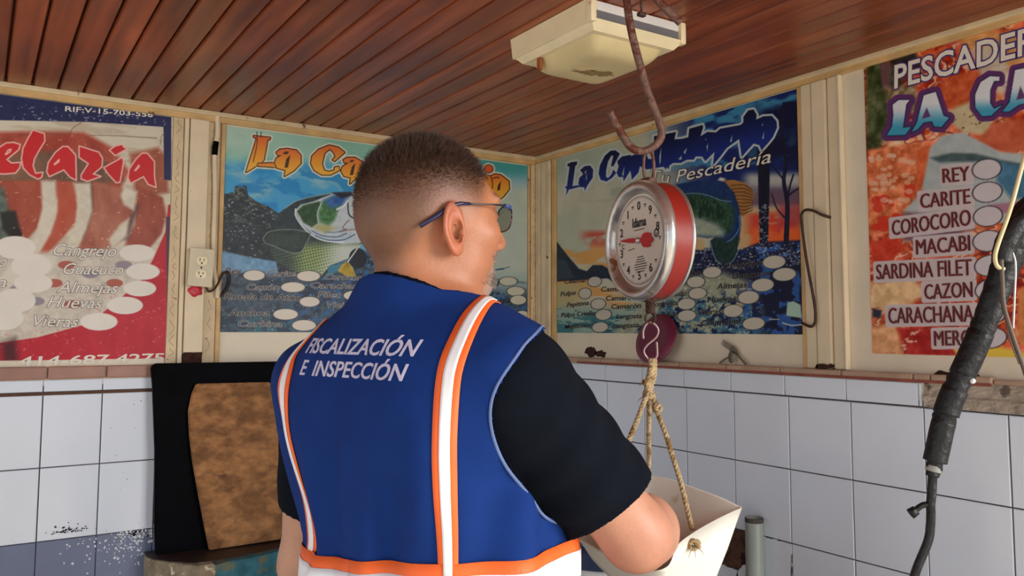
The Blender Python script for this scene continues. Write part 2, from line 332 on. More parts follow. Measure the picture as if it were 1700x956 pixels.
# paint chips on the blue-grey base and scuffs on the tile above
mb = MB(); rg = random.Random(11)
def chip(mb, x, z, s, asp=1.0):
    n = rg.randint(5, 8); a0 = rg.uniform(0, 6); poly = [(x+s*asp*math.cos(a0+2*PI*k/n)*rg.uniform(.4,1), z+s*math.sin(a0+2*PI*k/n)*rg.uniform(.4,1)) for k in range(n)]
    mb.prism(poly, Matrix(((1,0,0,0),(0,0,-1,-.0052),(0,1,0,0),(0,0,0,1))), .0006)
for k in range(150):
    x = -1.455-abs(rg.gauss(0,.085)); z = base_top-abs(rg.gauss(0,.045))-.002; chip(mb, x, z, rg.uniform(.0012,.005), rg.uniform(.5,1.3))
for k in range(60): chip(mb, rg.uniform(-1.52,-1.43), base_top-abs(rg.gauss(0,.016)), rg.uniform(.003,.007))
mb.build('paint_chips', M['chip'], wl)
mb = MB()
for k in range(70): chip(mb, rg.gauss(-1.655,.024), base_top+.018+abs(rg.gauss(0,.009)), rg.uniform(.0008,.0035), rg.uniform(.7,1.8))
for k in range(10): chip(mb, rg.uniform(-1.56,-1.45), rg.uniform(base_top, 1.26), rg.uniform(.001,.003))
mb.build('scuff_marks', M['scuff'], wl)

# ------------------------------------------------------------------ lettering
_TXT = {}
def text_mesh(txt, bold=0.0, shear=0.0, res=3):
    """(x, z) vertices with cap height 1 and the baseline at 0, and triangles"""
    key = (txt, bold, shear)
    if key in _TXT: return _TXT[key]
    cu = bpy.data.curves.new('lettering', 'FONT'); cu.body = txt; cu.offset = bold; cu.shear = shear; cu.resolution_u = res; cu.fill_mode = 'FRONT'; cu.dimensions = '2D'
    o = bpy.data.objects.new('lettering', cu); COL.objects.link(o); bpy.context.view_layer.update()
    me = bpy.data.meshes.new_from_object(o.evaluated_get(bpy.context.evaluated_depsgraph_get()))
    V = np.array([v.co[:2] for v in me.vertices])/.7; Fc = [list(p.vertices) for p in me.polygons]
    bpy.data.objects.remove(o); bpy.data.curves.remove(cu); bpy.data.meshes.remove(me)
    _TXT[key] = (V, Fc); return _TXT[key]

# ------------------------------------------------------------------ the inspector: signed-distance helpers (arrays X,Y,Z)
# ---------- signed-distance helpers (arrays X,Y,Z) ----------
def sd_sphere(c, r):
    return lambda X,Y,Z: np.sqrt((X-c[0])**2+(Y-c[1])**2+(Z-c[2])**2)-r
def sd_ell(c, r, rot=None):
    m = min(r)
    def f(X,Y,Z):
        x,y,z = X-c[0],Y-c[1],Z-c[2]
        if rot is not None:
            x,y,z = (rot[0][0]*x+rot[0][1]*y+rot[0][2]*z, rot[1][0]*x+rot[1][1]*y+rot[1][2]*z, rot[2][0]*x+rot[2][1]*y+rot[2][2]*z)
        k0 = np.sqrt((x/r[0])**2+(y/r[1])**2+(z/r[2])**2)
        k1 = np.sqrt((x/r[0]**2)**2+(y/r[1]**2)**2+(z/r[2]**2)**2)
        return np.where(k1<1e-6, -m, k0*(k0-1)/np.maximum(k1,1e-6))
    return f
def sd_cone(a, b, ra, rb):
    ax,ay,az = a; dx,dy,dz = b[0]-ax,b[1]-ay,b[2]-az
    L2 = dx*dx+dy*dy+dz*dz
    def f(X,Y,Z):
        x,y,z = X-ax,Y-ay,Z-az
        t = np.clip((x*dx+y*dy+z*dz)/L2,0,1)
        return np.sqrt((x-dx*t)**2+(y-dy*t)**2+(z-dz*t)**2)-(ra+(rb-ra)*t)
    return f
def smin(a, b, k):
    h = np.clip(.5+.5*(b-a)/k,0,1)
    return b+(a-b)*h-k*h*(1-h)
def smax(a, b, k):
    return -smin(-a,-b,k)
def smooth(e0,e1,x):
    t = np.clip((x-e0)/(e1-e0),0,1); return t*t*(3-2*t)

# ---------- the inspector, local frame: x = his right, y = forward, z = up, floor z = 0 ----------
TORSO = np.array([ # z, half width, half depth, centre y, centre x
 (.78,.184,.125,.0,.003),(.9,.1937,.14,.005,.0041),(1.0,.1902,.148,.012,.0066),(1.08,.1853,.1467,.014,.0116),(1.16,.1811,.1279,.01,.0175),(1.24,.1852,.1287,.002,.0105),
 (1.32,.1943,.128,-.006,.0039),(1.38,.1868,.1139,-.012,.0013),(1.43,.157,.0961,-.016,.001),(1.47,.1041,.0764,-.014,.0016),(1.5,.0687,.0607,-.008,-.0005)])
def torso_loft(X,Y,Z):
    z = np.clip(Z,TORSO[0,0],TORSO[-1,0])
    a = np.interp(z,TORSO[:,0],TORSO[:,1]); b = np.interp(z,TORSO[:,0],TORSO[:,2]); cy = np.interp(z,TORSO[:,0],TORSO[:,3]); cx = np.interp(z,TORSO[:,0],TORSO[:,4])
    x = np.abs((X-cx)/a); y = np.abs((Y-cy)/b)
    n = (x**2.4+y**2.4)**(1/2.4)
    d = (n-1)*np.minimum(a,b)
    dz = np.maximum(np.abs(Z-(TORSO[0,0]+TORSO[-1,0])/2)-(TORSO[-1,0]-TORSO[0,0])/2,0)
    return np.where(dz>0, np.sqrt(np.maximum(d,0)**2+dz**2), d)
P = dict(sho_r=(.1761,-.0129,1.396), sho_l=(-.1786,-.0354,1.3751), r_sho=.067, elb_r=(.2557,.1621,1.1832), wri_r=(.1462,.3922,1.1468),
 elb_l=(-.2392,-.0206,1.0924), wri_l=(-.1293,.2019,1.0071), head=(.0119,-.001,1.6307), hyaw=22.2267, neck_top=(.0,.02,1.56))
def torso_prims():
    S=[(torso_loft,.0)]
    for s,k in ((1,'sho_r'),(-1,'sho_l')):
        sh=P[k]
        S.append((sd_cone((s*.06,-.012,1.462),sh,.050,P['r_sho']),.05))
        S.append((sd_ell((s*.085,-.075,1.33),(.075,.05,.10)),.05))   # shoulder blades
        S.append((sd_ell((s*.09,.085,1.31),(.085,.05,.075)),.05))    # chest
    S.append((sd_cone((0,-.02,1.43),P['neck_top'],.072,.062),.05))
    S.append((sd_cone((0,-.022,1.47),(.004,-.030,1.575),.062,.050),.03))
    return S
def arm_prims(side):
    sh,el,wr = P['sho_'+side],P['elb_'+side],P['wri_'+side]
    sh=np.array(sh);el=np.array(el);wr=np.array(wr)
    m=sh+(el-sh)*.45; f=el+(wr-el)*.3
    return [(sd_cone(sh,m,.062,.055),.04),(sd_cone(m,el,.055,.045),.03),(sd_cone(el,f,.045,.047),.025),(sd_cone(f,wr,.047,.029),.03)]
def head_frame():
    h=np.array(P['head']);a=np.radians(P['hyaw'])
    r=np.array([np.cos(a),-np.sin(a),0]);f=np.array([np.sin(a),np.cos(a),0])
    return h,r,f
def head_sdf(x,y,z):
    """head-local x right, y forward, z up (origin near the ear level)"""
    d=sd_ell((0,-.014,.022),(.079,.097,.092))(x,y,z)
    d=smin(d,sd_ell((0,-.045,-.012),(.066,.062,.060))(x,y,z),.03)
    d=smin(d,sd_ell((0,.036,-.020),(.067,.062,.085))(x,y,z),.03)
    d=smin(d,sd_ell((0,.032,-.075),(.058,.056,.045))(x,y,z),.03)
    d=smin(d,sd_ell((0,.072,-.100),(.026,.022,.020))(x,y,z),.025)
    d=smin(d,sd_ell((0,.083,.026),(.050,.014,.012))(x,y,z),.018)
    for s in (1,-1):
        d=smin(d,sd_ell((s*.040,.066,-.028),(.024,.022,.020))(x,y,z),.02)
        d=smax(d,-sd_sphere((s*.032,.099,.003),.014)(x,y,z),.012)
        d=smin(d,sd_sphere((s*.031,.080,.002),.0125)(x,y,z),.003)
        d=smin(d,sd_ell((s*.013,.098,-.040),(.009,.011,.008))(x,y,z),.006)
    d=smin(d,sd_cone((0,.088,.012),(0,.108,-.034),.009,.0125)(x,y,z),.012)
    d=smin(d,sd_ell((0,.088,-.062),(.024,.010,.006))(x,y,z),.005)
    d=smin(d,sd_ell((0,.086,-.073),(.021,.010,.007))(x,y,z),.005)
    d=smax(d,-sd_ell((0,.098,-.0672),(.024,.009,.0015))(x,y,z),.003)
    return d
def ear_sdf(x,y,z):
    ax=np.abs(x)
    # ear plate leaning back, flared away from the skull
    c=np.cos(np.radians(6));s=np.sin(np.radians(6))
    yy=y+.000; zz=z+.026
    v=c*zz+ -s*yy*1.0; u=c*yy+s*zz         # v up along the ear, u forward
    w=ax-(.081-.42*u)                       # thickness direction
    taper=1-.14*smooth(.0,-.034,v)
    r=np.sqrt((u/(.0178*taper))**2+(v/.035)**2)
    plate=np.maximum((r-1)*.0195,np.abs(w)-.0032)
    rim=np.sqrt(((r-.84)*.0195)**2+(w-.0045)**2)-.0043
    rim=np.where(u>.012,np.maximum(rim,-v-.012+0*u),rim)
    anti=np.sqrt(((np.sqrt(((u-.004)/.0115)**2+((v+.004)/.021)**2)-1)*.0115)**2+(w-.0035)**2)-.0030
    tragus=np.sqrt((u-.0155)**2+((v+.006)/1.3)**2+(w-.001)**2)-.0055
    lobe=sd_ell((0,0,0),(.0058,.0115,.0110))(w+.0,u-.004,v+.0275)
    conch=np.sqrt(((u-.006)/1)**2+((v+.005)/1.7)**2+((w-.0055)/1.1)**2)-.0088
    d=smin(plate,rim,.003); d=smin(d,anti,.003); d=smin(d,lobe,.005)
    d=smax(d,-conch,.003); d=smin(d,tragus,.003)
    return d
def full_head(X,Y,Z):
    h,r,f=head_frame()
    dx,dy,dz=X-h[0],Y-h[1],Z-h[2]
    x=dx*r[0]+dy*r[1]; y=dx*f[0]+dy*f[1]
    return smin(head_sdf(x,y,dz),ear_sdf(x,y,dz),.004)
def evalp(prims,X,Y,Z):
    d=None
    for fn,k in prims:
        v=fn(X,Y,Z); d=v if d is None else smin(d,v,k)
    return d
def surface_nets(xs, ys, zs, D):
    S = D < 0
    a = S[:-1,:-1,:-1].astype(np.int8)
    cnt = sum(S[i:S.shape[0]-1+i, j:S.shape[1]-1+j, k:S.shape[2]-1+k].astype(np.int8) for i in (0,1) for j in (0,1) for k in (0,1))
    mix = (cnt > 0) & (cnt < 8)
    I, J, K = np.nonzero(mix); n = len(I)
    vid = np.full(mix.shape, -1, np.int32); vid[I, J, K] = np.arange(n)
    acc = np.zeros((n, 3)); num = np.zeros(n)
    def corner(c): return D[I+c[0], J+c[1], K+c[2]], np.stack([xs[I+c[0]], ys[J+c[1]], zs[K+c[2]]], 1)
    cs = [(i,j,k) for i in (0,1) for j in (0,1) for k in (0,1)]
    for c in cs:
        for ax in range(3):
            if c[ax]: continue
            d = list(c); d[ax] = 1
            v0, p0 = corner(c); v1, p1 = corner(tuple(d)); m = (v0 < 0) != (v1 < 0)
            t = np.where(m, v0/np.where(m, v0-v1, 1), 0)
            acc += np.where(m[:, None], p0+(p1-p0)*t[:, None], 0); num += m
    V = acc/num[:, None]; F = []
    for ax in range(3):
        o = [q for q in range(3) if q != ax]
        s0 = [slice(None)]*3; s1 = [slice(None)]*3; s0[ax] = slice(0, -1); s1[ax] = slice(1, None)
        for q in o: s0[q] = slice(1, -1); s1[q] = slice(1, -1)
        A, B = S[tuple(s0)], S[tuple(s1)]; E = np.nonzero(A != B); inside = A[E]
        idx = [None]*3; idx[ax] = E[ax]; idx[o[0]] = E[o[0]]+1; idx[o[1]] = E[o[1]]+1
        def cell(d0, d1):
            q = list(idx); q[o[0]] = q[o[0]]-d0; q[o[1]] = q[o[1]]-d1; return vid[q[0], q[1], q[2]]
        quad = np.stack([cell(1,1), cell(0,1), cell(0,0), cell(1,0)], 1)
        flip = inside if ax != 1 else ~inside
        quad[~flip] = quad[~flip][:, ::-1]; F.append(quad)
    return V, np.concatenate(F)
class Grid:
    def __init__(self, xs, ys, zs):
        self.xs, self.ys, self.zs = [np.asarray(a, np.float32) for a in (xs, ys, zs)]
        self.D = np.full((len(xs), len(ys), len(zs)), .3, np.float32)
    def sl(self, lo, hi):
        r = []
        for a, l, h in zip((self.xs, self.ys, self.zs), lo, hi): r.append(slice(max(0, np.searchsorted(a, l)-1), min(len(a), np.searchsorted(a, h)+1)))
        return tuple(r)
    def xyz(self, s): return self.xs[s[0]][:, None, None], self.ys[s[1]][None, :, None], self.zs[s[2]][None, None, :]
    def add(self, fn, lo, hi, k=0.0, op='u'):
        s = self.sl(lo, hi); X, Y, Z = np.broadcast_arrays(*self.xyz(s)); v = fn(X, Y, Z).astype(np.float32); d = self.D[s]
        if op == 'u': self.D[s] = smin(d, v, k) if k > 0 else np.minimum(d, v)
        elif op == 'cut': self.D[s] = np.maximum(d, -v) if k <= 0 else smax(d, -v, k)
        elif op == 'and': self.D[s] = np.maximum(d, v)
        elif op == 'sub': self.D[s] = d-v
    def mesh(self): return surface_nets(self.xs, self.ys, self.zs, self.D)
def steps(*seg):
    out = []
    for a, b, h in seg: out += list(np.arange(a, b-1e-6, h))
    return np.array(out+[seg[-1][1]])
BIG = ((-9,-9,-9), (9,9,9))
def hand_prims(w, d, pn, side, curl):
    """palm and five fingers from the wrist w along d, palm facing pn"""
    w = np.array(w); d = np.array(d, float)/np.linalg.norm(d); pn = np.array(pn, float); pn = pn-d*(pn@d); pn /= np.linalg.norm(pn); s = np.cross(d, pn)*side
    out = [(sd_cone(w, w+d*.045, .026, .024), .012)]
    for i, (off, ln) in enumerate(((.030,.070), (.010,.078), (-.010,.073), (-.029,.058))):
        k0 = w+d*.085+s*off; out.append((sd_cone(w+d*.02+s*off*.5, k0, .018, .0115), .012)); p = k0; a = curl*.6
        for q, f in enumerate((.45,.30,.25)):
            dr = d*math.cos(a)+pn*math.sin(a); e = p+dr*ln*f; out.append((sd_cone(p, e, .0092-.0007*q, .0086-.0007*q), .003)); p = e; a += curl
    t0 = w+d*.022+s*.020; t1 = t0+(d*.6+s*.75+pn*.35)*.042; t2 = t1+(d*.85+s*.15+pn*.5)*.030; t3 = t2+(d*.8-s*.1+pn*.6)*.024
    out += [(sd_cone(t0,t1,.016,.0115),.010), (sd_cone(t1,t2,.0108,.010),.003), (sd_cone(t2,t3,.010,.0085),.003)]
    return out
def folds(X, Y, Z):                         # soft vertical drape of the vest below the shoulder blades
    a = np.arctan2(X, -(Y)+.02); w = smooth(1.40, 1.24, Z)*smooth(.70, .95, Z)
    f = .0052*np.sin(a*11+1.2*np.sin(Z*9)+.6)+.0026*np.sin(a*19-Z*14)+.0024*np.sin(a*6+Z*22)
    d = smooth(1.26, 1.38, Z)*.0032*np.sin(X*26+Z*40+1.0)*smooth(.05, .16, np.abs(X))
    return f*w+d
def build_person():
    # --- body, one continuous surface
    xs = steps((-.36,-.095,.006), (-.095,.055,.0028), (.055,.125,.0015), (.125,.215,.003), (.215,.36,.006)); ys = steps((-.24,-.11,.006), (-.11,-.045,.0028), (-.045,.03,.0015), (.03,.14,.0026), (.14,.36,.006), (.36,.58,.0032))
    zs = steps((-.0,.90,.014), (.90,1.02,.0045), (1.02,1.20,.0036), (1.20,1.49,.006), (1.49,1.55,.003), (1.55,1.66,.0015), (1.66,1.76,.0028))
    G = Grid(xs, ys, zs)
    for fn, k in torso_prims(): G.add(fn, (-.33,-.24,.70), (.33,.24,1.66), k)
    for sd, s in (('r',1), ('l',-1)):
        for fn, k in arm_prims(sd):
            lo = np.minimum.reduce([P['sho_'+sd], P['elb_'+sd], P['wri_'+sd]])-.12; hi = np.maximum.reduce([P['sho_'+sd], P['elb_'+sd], P['wri_'+sd]])+.12
            G.add(fn, lo, hi, k)
        dr = np.array(P['wri_'+sd])-np.array(P['elb_'+sd]); dr = dr/np.linalg.norm(dr)+np.array((-.25*s, .1, -.35)); pn = (-s*.8, 0, -.5)
        for fn, k in hand_prims(P['wri_'+sd], dr, pn, -1 if s > 0 else 1, .45 if s > 0 else .5): G.add(fn, np.array(P['wri_'+sd])-.20, np.array(P['wri_'+sd])+.22, k)
        hip, kne, ank = (s*.092,.0,.86), (s*.105,.015,.48), (s*.11,-.01,.09)
        for fn, k in ((sd_cone(hip, kne, .088, .060), .05), (sd_cone(kne, ank, .058, .040), .03), (sd_cone(ank, (s*.12,.14,.03), .038, .026), .03)): G.add(fn, (-.30,-.2,-.05), (.30,.25,1.0), k)
    G.add(full_head, (-.12,-.14,1.44), (.15,.16,1.80), .022)
    V, F = G.mesh()
    h, hr, hf = head_frame(); q = V-h; hx = q@hr; hy = q@hf; hz = q[:, 2]
    # natural colouring: clipped hair on the scalp, ruddy ears and forearms, grey goatee
    skin = np.array(lin(np.array((180,118,84))/255.)); c = np.tile(skin, (len(V), 1))
    nz = np.sin(hx*310)*np.sin(hy*290)*np.sin(hz*330)*.5+np.sin(hx*900+hz*700)*.25+.5
    hairline = hz > .060+.0*hy
    line = .020-.055*smooth(.0, -.095, hy)+.062*smooth(.035, .082, hy)-.052*np.exp(-((hy+.085)/.05)**2)
    onhead = (V[:, 2] > 1.50)
    hm = smooth(-.045, .030, hz-line)*onhead
    hair_tint = np.array(lin(np.array((66,42,28))/255.)); fade = np.array(lin(np.array((98,66,46))/255.))
    c = c*(1-(hm*.85)[:, None])+fade*(hm*.85)[:, None]
    top = smooth(-.03, .095, hz+.25*np.maximum(-hy,0))**1.3*onhead*hm
    c = c*(1-top[:, None]*.9)+hair_tint*top[:, None]*.9
    c *= (1-.10*(hm*nz))[:, None]
    ear = smooth(.076, .088, np.abs(hx))*(hz > -.08)*(hz < .04)*(np.abs(hy) < .04)
    c = c*(1-.45*ear[:, None])+np.array(lin(np.array((190,98,74))/255.))*.45*ear[:, None]
    g = smooth(.052, .075, hy)*smooth(-.040, -.062, hz)*(V[:, 2] > 1.46)*smooth(.050, .035, np.abs(hx))
    c = c*(1-.55*g[:, None])+np.array(lin(np.array((170,160,150))/255.))*.55*g[:, None]
    lip = np.exp(-((hz+.067)/.008)**2)*smooth(.082, .090, hy)*smooth(.028, .02, np.abs(hx)); c = c*(1-.6*lip[:, None])+np.array(lin(np.array((176,96,84))/255.))*.6*lip[:, None]
    for s in (1,-1):
        brow = np.exp(-((hz-.026-.1*np.abs(hx))/.006)**2)*smooth(.072, .080, hy)*smooth(.056, .048, np.abs(hx))*smooth(.010, .016, np.abs(hx)); c = c*(1-.4*brow[:, None])+np.array(lin(np.array((70,52,42))/255.))*.4*brow[:, None]
    arm = (V[:, 2] < 1.46)[:, None]; c = np.where(arm, np.array(lin(np.array((186,138,112))/255.)), c)
    er = np.exp(-(np.linalg.norm(V-np.array(P['elb_r']), axis=1)/.09)**2)*.35; c = c*(1-er[:, None])+np.array(lin(np.array((190,104,78))/255.))*er[:, None]
    M['skin'] = mat('skin', (1,1,1,1), .48, var=.06, scale=40, bump=.10, bscale=220, attr='Col', sss=.12)
    rz = -PEOPLE_AZ
    body = mesh_obj('person', V, F, M['skin'], None, True, c)
    body.location = (PEOPLE_O[0], PEOPLE_O[1], 0); body.rotation_euler = (0, 0, rz)
    sm = body.modifiers.new('smooth', 'SMOOTH'); sm.factor = .5; sm.iterations = 2
    tag(body, 'man with cropped hair and glasses seen from behind in a navy vest', 'person')
    # eyes
    M['eye'] = mat('eye_white', srgb(232,226,218), .2, var=.02); M['iris'] = mat('dark_iris', srgb(40,26,18), .15)
    for s in (1,-1):
        mb = MB(); c0 = h+hr*(s*.031)+hf*.0765+np.array((0,0,.002)); fr = Matrix.Translation(c0) @ Matrix(((hr[0],0,hf[0],0),(hr[1],0,hf[1],0),(0,1,0,0),(0,0,0,1)))
        prof = [(.0118*math.sin(PI*k/12), -.0118*math.cos(PI*k/12)) for k in range(13)]; mb.lathe(prof, fr, 20, 0)
        e = MB(); e.V, e.F, e.M = mb.V, mb.F, [1 if min(math.hypot(*( (Vector(mb.V[i])-Vector(c0)).dot(Vector(hr)), Vector(mb.V[i])[2]-c0[2])) for i in f) < .004 and (Vector(mb.V[f[0]])-Vector(c0)).dot(Vector(hf)) > .008 else 0 for f in mb.F]
        e.build('eye', [M['eye'], M['iris']], body, True)
    # --- hair: cropped strands, longer and spiky on the crown
    bvh = BVHTree.FromPolygons([tuple(v) for v in V.tolist()], F.tolist())
    hv = []; hfc = []; rg = np.random.default_rng(5)
    cen = h+np.array((0,0,.02)); N0 = 42000
    dirs = rg.normal(0, 1, (N0, 3)); dirs /= np.linalg.norm(dirs, axis=1)[:, None]
    for d in dirs:
        if d[2] < -.75: continue
        o = cen+hr*d[0]*.25+hf*d[1]*.25+np.array((0,0,d[2]*.25)); dd = Vector(cen-o).normalized()
        p, n, i, dist = bvh.ray_cast(Vector(o), dd)
        if p is None: continue
        q = np.array(p)-h; x, y, z = q@hr, q@hf, q[2]
        ln = .020-.055*float(smooth(.0,-.095,y))+.062*float(smooth(.035,.082,y))-.052*math.exp(-((y+.085)/.05)**2)
        m = float(smooth(-.03, .04, z-ln)); t = float(smooth(-.02, .10, z+.25*max(-y,0)))
        if rg.random() > m*(.16+.84*t*t): continue
        if abs(x) > .083: continue
        L = (.0016+.0110*t*t+.004*float(smooth(.04,.08,y))*t)*rg.uniform(.7, 1.25); w = .00022+.00032*t
        nn = np.array(n); up = nn*1.0+hf*.35*t+np.array((0,0,.35*t))+rg.normal(0,.22,3)+(np.array((0,0,-.5))-hf*.1)*(1-t); up /= np.linalg.norm(up)
        sd = np.cross(up, rg.normal(0,1,3)); sd /= np.linalg.norm(sd); sd2 = np.cross(up, sd); P0 = np.array(p)-nn*.0008; b = len(hv)
        hv += [P0+sd*w, P0-sd*.5*w+sd2*.87*w, P0-sd*.5*w-sd2*.87*w, P0+up*L]; hfc += [(b,b+1,b+3), (b+1,b+2,b+3), (b+2,b,b+3)]
    M['hair'] = mat('dark_brown_hair', srgb(66,42,30), .6, var=.4, scale=60)
    o = mesh_obj('hair', np.array(hv), hfc, M['hair'], body, False); o['label'] = 'short cropped dark brown hair'; o['kind'] = 'stuff'
    # goatee stubble
    hv = []; hfc = []
    for k in range(2600):
        x = rg.normal(0,.022); z = rg.uniform(-.118,-.052); o = h+hr*x*1.2+hf*.2+np.array((0,0,z)); p, n, i, dist = bvh.ray_cast(Vector(o), Vector(-hf+np.array((0,0,.15 if z < -.1 else 0))))
        if p is None or abs(x) > .042 or (abs(z+.067) < .009 and abs(x) < .024): continue
        nn = np.array(n); up = nn+np.array((0,0,-.6))+rg.normal(0,.25,3); up /= np.linalg.norm(up); L = rg.uniform(.003,.008); w = .0003
        sd = np.cross(up, rg.normal(0,1,3)); sd /= np.linalg.norm(sd); P0 = np.array(p); b = len(hv); hv += [P0+sd*w, P0-sd*w, P0+up*L]; hfc.append((b,b+1,b+2))
    o = mesh_obj('goatee', np.array(hv), hfc, mat('grey_beard_hair', srgb(150,140,130), .6, var=.4, scale=90), body, False); o['label'] = 'short grey goatee'; o['kind'] = 'stuff'

    # --- trousers and shoes (below the frame)
    Gt = Grid(steps((-.30,.30,.012)), steps((-.25,.25,.012)), steps((.05,1.03,.014)))
    Gt.add(lambda X,Y,Z: torso_loft(X,Y,Z)-.008, *BIG)
    for s in (1,-1):
        for fn, k in ((sd_cone((s*.092,0,.86),(s*.105,.015,.48),.104,.078),.05), (sd_cone((s*.105,.015,.48),(s*.11,-.005,.04),.078,.066),.03)): Gt.add(fn, *BIG, k)
    Gt.add(lambda X,Y,Z: np.maximum(Z-1.0, .07-Z), *BIG, 0, 'and')
    v, f = Gt.mesh(); mesh_obj('trousers', v, f, mat('dark_trousers', srgb(38,42,54), .85, var=.1), body, True)
    for s in (1,-1):
        Gs = Grid(steps((s*.12-.07,s*.12+.07,.006)), steps((-.10,.24,.006)), steps((-.004,.14,.006)))
        Gs.add(sd_ell((s*.115,-.02,.045),(.045,.065,.055)), *BIG, .02); Gs.add(sd_ell((s*.122,.12,.03),(.048,.10,.042)), *BIG, .04); Gs.add(lambda X,Y,Z: .003-Z, *BIG, 0, 'and')
        v, f = Gs.mesh(); mesh_obj('shoe', v, f, mat('black_leather', srgb(24,22,22), .4), body, True)

    # --- black T-shirt: collar band and loose sleeves
    M['tee'] = mat('black_cotton', srgb(13,17,26), .95, var=.10, scale=30, bump=.35, bscale=700, spec=.1)
    Gs = Grid(steps((-.34,.34,.0036)), steps((-.22,.26,.0036)), steps((1.02,1.58,.0036)))
    for fn, k in torso_prims(): Gs.add((lambda f_: lambda X,Y,Z: f_(X,Y,Z)+.001-.0085*smooth(1.508,1.532,Z))(fn), *BIG, k)
    # open collar
    Gs.add(lambda X,Y,Z: Z-(1.5435-.5*(Y+.081)-.04*np.abs(X)+.5*np.maximum(np.abs(X)-.09,0)), *BIG, 0, 'and')
    for sd in ('r','l'):
        sh = np.array(P['sho_'+sd]); el = np.array(P['elb_'+sd]); ax = (el-sh); L = np.linalg.norm(ax); ax /= L; te = .78 if sd == 'r' else .68; hem = sh+ax*L*te; s = 1 if sd == 'r' else -1
        nrm = ax+(np.array((.14,-.20,-.02)) if sd == 'r' else np.array((-.1,-.05,.0))); nrm /= np.linalg.norm(nrm)
        o_ = sd_cone(sh, hem, .077, .073) if sd == 'r' else sd_cone(sh, hem, .074, .060)
        def wr_(X,Y,Z, sh=sh, ax=ax):
            t = (X-sh[0])*ax[0]+(Y-sh[1])*ax[1]+(Z-sh[2])*ax[2]; return .0016*np.sin(t*75+Y*50)*smooth(.02,.10,t)+.0012*np.sin(Z*60-Y*90)
        Gs.add(lambda X,Y,Z: np.maximum(o_(X,Y,Z)-wr_(X,Y,Z), (X-hem[0])*nrm[0]+(Y-hem[1])*nrm[1]+(Z-hem[2])*nrm[2]), *BIG, .03)
        i_ = sd_cone(sh+ax*.10, hem+ax*.05, .060, .0665) if sd == 'r' else sd_cone(sh+ax*.09, hem+ax*.05, .055, .0545); Gs.add(i_, hem-.16, hem+.16, 0, 'cut')
    v, f = Gs.mesh(); t = mesh_obj('t_shirt', v, f, M['tee'], body, True); t['label'] = 'black short-sleeved T-shirt'
    t.modifiers.new('smooth', 'SMOOTH').iterations = 3
    # hem seam of the right sleeve
    # --- navy vest
    M['navy'] = mat('navy_twill', srgb(17,48,112), .85, var=.07, scale=24, bump=.25, bscale=900, spec=.15)
    Gv = Grid(steps((-.29,.29,.0030)), steps((-.20,.21,.0030)), steps((.84,1.57,.0030)))
    for fn, k in torso_prims(): Gv.add(fn, (-.33,-.24,.74), (.33,.24,1.66), k)
    T0 = Gv.D.copy()
    X, Y, Z = np.broadcast_arrays(*Gv.xyz((slice(None),)*3))
    A0 = T0-.0175-folds(X, Y, Z); Gv.D = np.maximum(A0, -(A0+.0065)).astype(np.float32)
    ARM = np.array([(-.004,1.466),(-.040,1.452),(-.062,1.436),(-.080,1.414),(-.089,1.388),(-.088,1.355),(-.077,1.322),(-.049,1.284),(-.015,1.248),(.025,1.222),(.07,1.212),(.105,1.25),(.118,1.33),(.107,1.40),(.07,1.447),(.03,1.466)]); ARM = np.array([q[1:] for q in spline([(0,a,b) for a, b in np.vstack([ARM, ARM[:1]])], 5)[:-1]])
    def poly_sd(A, u, v):
        d = np.full(u.shape, 9., np.float32); ins = np.zeros(u.shape, bool)
        for i in range(len(A)):
            a, b = A[i], A[(i+1)%len(A)]; e = b-a; t = np.clip(((u-a[0])*e[0]+(v-a[1])*e[1])/(e@e), 0, 1)
            d = np.minimum(d, np.hypot(u-a[0]-e[0]*t, v-a[1]-e[1]*t)); c = ((a[1] > v) != (b[1] > v)); 
            if abs(e[1]) > 1e-9: ins ^= c & (u < e[0]*(v-a[1])/e[1]+a[0])
        return np.where(ins, -d, d)
    pd = poly_sd(ARM, Y[0], Z[0])[None]
    Gv.D = np.maximum(Gv.D, -np.maximum(pd, .125-np.abs(X)))
    # neckline: round at the back, open V at the front; hem
    Gv.D = np.maximum(Gv.D, Z-(1.534-.5*(Y+.081)-.04*np.abs(X)+.5*np.maximum(np.abs(X)-.09,0)))
    Gv.D = np.maximum(Gv.D, .86-Z)
    v, f = surface_nets(Gv.xs, Gv.ys, Gv.zs, Gv.D); vest = mesh_obj('vest', v, f, M['navy'], body, True); vest['label'] = 'navy inspection vest with orange and silver bands'
    vest.modifiers.new('smooth', 'SMOOTH').iterations = 2
    me = vest.evaluated_get(bpy.context.evaluated_depsgraph_get()).to_mesh() if False else None
    vb = BVHTree.FromPolygons([tuple(p) for p in v.tolist()], f.tolist())
    M['orange'] = mat('orange_tape', srgb(246,104,36), .55, var=.05, scale=40, bump=.15, bscale=900)
    M['silver'] = mat('silver_reflective_tape', srgb(236,236,238), .35, var=.05, scale=30, bump=.1, bscale=900)
    def outer(o, d, reach=.6):
        o = Vector(o); d = Vector(d).normalized(); p, n, i, di = vb.ray_cast(o+d*reach, -d)
        return None if p is None else (np.array(p), np.array(d))
